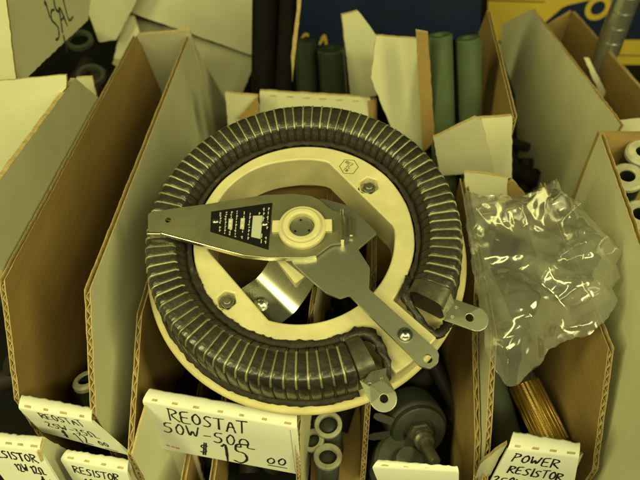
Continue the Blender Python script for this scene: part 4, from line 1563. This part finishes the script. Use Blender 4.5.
def film():
    nt_ = bpy.data.materials.new('clear_plastic_film')
    nt_.use_nodes = True
    nt = nt_.node_tree
    N, L = nt.nodes, nt.links
    N.remove(N['Principled BSDF'])
    outp = N['Material Output']
    tr = N.new('ShaderNodeBsdfTransparent')
    tr.inputs[0].default_value = (.93, .93, .90, 1)
    gl = N.new('ShaderNodeBsdfGlossy')
    gl.inputs['Color'].default_value = (1, 1, 1, 1)
    gl.inputs['Roughness'].default_value = .13
    df = N.new('ShaderNodeBsdfDiffuse')
    df.inputs[0].default_value = (.75, .75, .70, 1)
    tl = N.new('ShaderNodeBsdfTranslucent')
    tl.inputs[0].default_value = (.75, .75, .70, 1)
    lw = N.new('ShaderNodeLayerWeight')
    lw.inputs[0].default_value = .40
    m1 = N.new('ShaderNodeMixShader')
    m1.inputs[0].default_value = .5
    L.new(df.outputs[0], m1.inputs[1])
    L.new(tl.outputs[0], m1.inputs[2])
    m2 = N.new('ShaderNodeMixShader')
    no = N.new('ShaderNodeTexNoise')
    no.inputs['Scale'].default_value = 35
    no.inputs['Detail'].default_value = 4
    tc = N.new('ShaderNodeTexCoord')
    L.new(tc.outputs['Object'], no.inputs['Vector'])
    mr = N.new('ShaderNodeMapRange')
    mr.inputs['From Min'].default_value = .3
    mr.inputs['From Max'].default_value = .75
    mr.inputs['To Min'].default_value = .08
    mr.inputs['To Max'].default_value = .27
    L.new(no.outputs['Fac'], mr.inputs['Value'])
    L.new(mr.outputs[0], m2.inputs[0])
    L.new(tr.outputs[0], m2.inputs[1])
    L.new(m1.outputs[0], m2.inputs[2])
    m3 = N.new('ShaderNodeMixShader')
    m_ = N.new('ShaderNodeMapRange')
    m_.inputs['To Min'].default_value = .05
    m_.inputs['To Max'].default_value = .60
    L.new(lw.outputs['Facing'], m_.inputs['Value'])
    L.new(m_.outputs[0], m3.inputs[0])
    L.new(m2.outputs[0], m3.inputs[1])
    L.new(gl.outputs[0], m3.inputs[2])
    L.new(m3.outputs[0], outp.inputs[0])
    return nt_


M['film'] = film()


def seg_dist(p, lp):
    best = 9
    for i in range(len(lp)):
        a, b = lp[i], lp[(i + 1) % len(lp)]
        ab = b - a
        t = max(0, min(1, (p - a).dot(ab) / ab.length_squared))
        best = min(best, (p - (a + ab * t)).length)
    return best


def in_poly(p, lp):
    c = False
    j = len(lp) - 1
    for i in range(len(lp)):
        a, b = lp[i], lp[j]
        if (a.y > p.y) != (b.y > p.y) and p.x < (b.x - a.x) * (p.y - a.y) / (b.y - a.y) + a.x:
            c = not c
        j = i
    return c


def facet_field(seed, cell, amp, stretch, ang):
    """piecewise-flat relief: random heights on an irregular triangulation"""
    rnd = random.Random(seed)
    ca, sa = math.cos(ang), math.sin(ang)
    pts, x = [], -.14
    while x < .14:
        y = -.14
        while y < .14:
            pts.append(Vector((x + rnd.uniform(-.45, .45) * cell, y + rnd.uniform(-.45, .45) * cell)))
            y += cell
        x += cell
    rv, _, rf, *_r = delaunay_2d_cdt(pts, [], [], 0, 1e-7)
    hs = [rnd.uniform(-1, 1) * amp for _ in rv]
    buck = {}
    tris = []
    for f in rf:
        if len(f) != 3:
            continue
        k = len(tris)
        tris.append(tuple(f))
        P = [rv[i] for i in f]
        for bx in range(int(math.floor(min(p.x for p in P) / cell)), int(math.floor(max(p.x for p in P) / cell)) + 1):
            for by in range(int(math.floor(min(p.y for p in P) / cell)), int(math.floor(max(p.y for p in P) / cell)) + 1):
                buck.setdefault((bx, by), []).append(k)

    def f(p):
        x = (p.x * ca + p.y * sa) / stretch
        y = -p.x * sa + p.y * ca
        for k in buck.get((int(math.floor(x / cell)), int(math.floor(y / cell))), []):
            a, b, c = [rv[i] for i in tris[k]]
            d = (b.y - c.y) * (a.x - c.x) + (c.x - b.x) * (a.y - c.y)
            if abs(d) < 1e-14:
                continue
            u = ((b.y - c.y) * (x - c.x) + (c.x - b.x) * (y - c.y)) / d
            v = ((c.y - a.y) * (x - c.x) + (a.x - c.x) * (y - c.y)) / d
            if u >= -1e-6 and v >= -1e-6 and u + v <= 1 + 1e-6:
                return u * hs[tris[k][0]] + v * hs[tris[k][1]] + (1 - u - v) * hs[tris[k][2]]
        return 0
    return f


FIELDS = {}


def crumple(p, seed):
    """sharp folds and flat facets of crumpled film, metres"""
    if seed not in FIELDS:
        FIELDS[seed] = [facet_field(seed, .0145, .0054, 1.9, seed * .7), facet_field(seed + 1, .0080, .0026, 2.6, seed * .7 + 1.3),
                        facet_field(seed + 2, .0045, .0011, 2.6, seed * .7 + 2.1)]
    w = Vector((p.x + .003 * noise.noise(Vector((p.x * 60, p.y * 60, seed))), p.y + .003 * noise.noise(Vector((p.x * 60, p.y * 60, seed + 4)))))
    return sum(f(w) for f in FIELDS[seed]) + .0035 * noise.noise(Vector((p.x * 38, p.y * 38, seed * 2.2)))


def bag_layer(name, sign, seed, amp, puff, parent, ol):
    rnd = random.Random(seed)
    pts = [p.copy() for p in resample(ol, .0015, .0004, rnd)]
    nb = len(pts)
    step = .00115
    x = -.04
    k = 0
    while x < .055:
        y = -.085 + (k % 2) * step / 2
        while y < .055:
            p = Vector((x + rnd.uniform(-.2, .2) * step, y + rnd.uniform(-.2, .2) * step))
            if in_poly(p, ol) and seg_dist(p, ol) > .0006:
                pts.append(p)
            y += step
        x += step
        k += 1
    edges = [(i, (i + 1) % nb) for i in range(nb)]
    rv, _, rf, *_r = delaunay_2d_cdt(pts, edges, [], 1, 1e-7)
    vs = []
    for p in rv:
        d = seg_dist(p, ol)
        e = min(1, d / .020)
        f = math.sin(e * math.pi / 2)
        low = max(0, -(p.y + .045)) * -.5
        h = sign * puff * f + crumple(p, seed) * amp * (.25 + .75 * min(1, d / .006)) + low
        lat = Vector((noise.noise(Vector((p.x * 140, p.y * 140, seed))), noise.noise(Vector((p.x * 140, p.y * 140, seed + 9))))) * .0006
        vs.append(BO + BX * (p.x + lat.x) + BV * (p.y + lat.y) + BN * h)
    o = mesh_obj(name, vs, rf, M['film'], parent, smooth=True)
    return o


bag = thing('plastic_bag', 'crumpled clear plastic bag stuffed into the box above the POWER RESISTOR label', 'plastic bag', (.11, .22, .12))
bag_layer('upper_film', 1, 11, 1.0, .012, bag, bout)
bag_layer('lower_film', -1, 23, .5, .012, bag, bout)
inner = [p * .50 + Vector((.018, -.010)) for p in bout]
bag_layer('inner_fold', 1, 37, 1.1, .006, bag, inner)
# pale ceramic resistors inside the bag
M['bagrod'] = mat('dusty_ceramic', (.34, .32, .23), .6, nscale=120, namt=.2)
for q, (a, b, r, lab) in enumerate([((.090, .240, .112), (.098, .196, .106), .0058, 'pale ceramic rod inside the left of the plastic bag'),
                                    ((.100, .262, .122), (.135, .240, .124), .0058, 'pale ceramic rod across the upper part of the plastic bag'),
                                    ((.112, .228, .122), (.134, .212, .124), .0060, 'pale ceramic rod in the middle of the plastic bag')]):
    rod('ceramic_rod', a, b, r * .85, M['bagrod'], lab, 'resistor', 'pale rods inside the plastic bag')

finish()
for o in bpy.data.objects:      # two added side lamps and the front overhead tube
    if o.type == 'LIGHT':
        o['label'] = 'area light out of view'
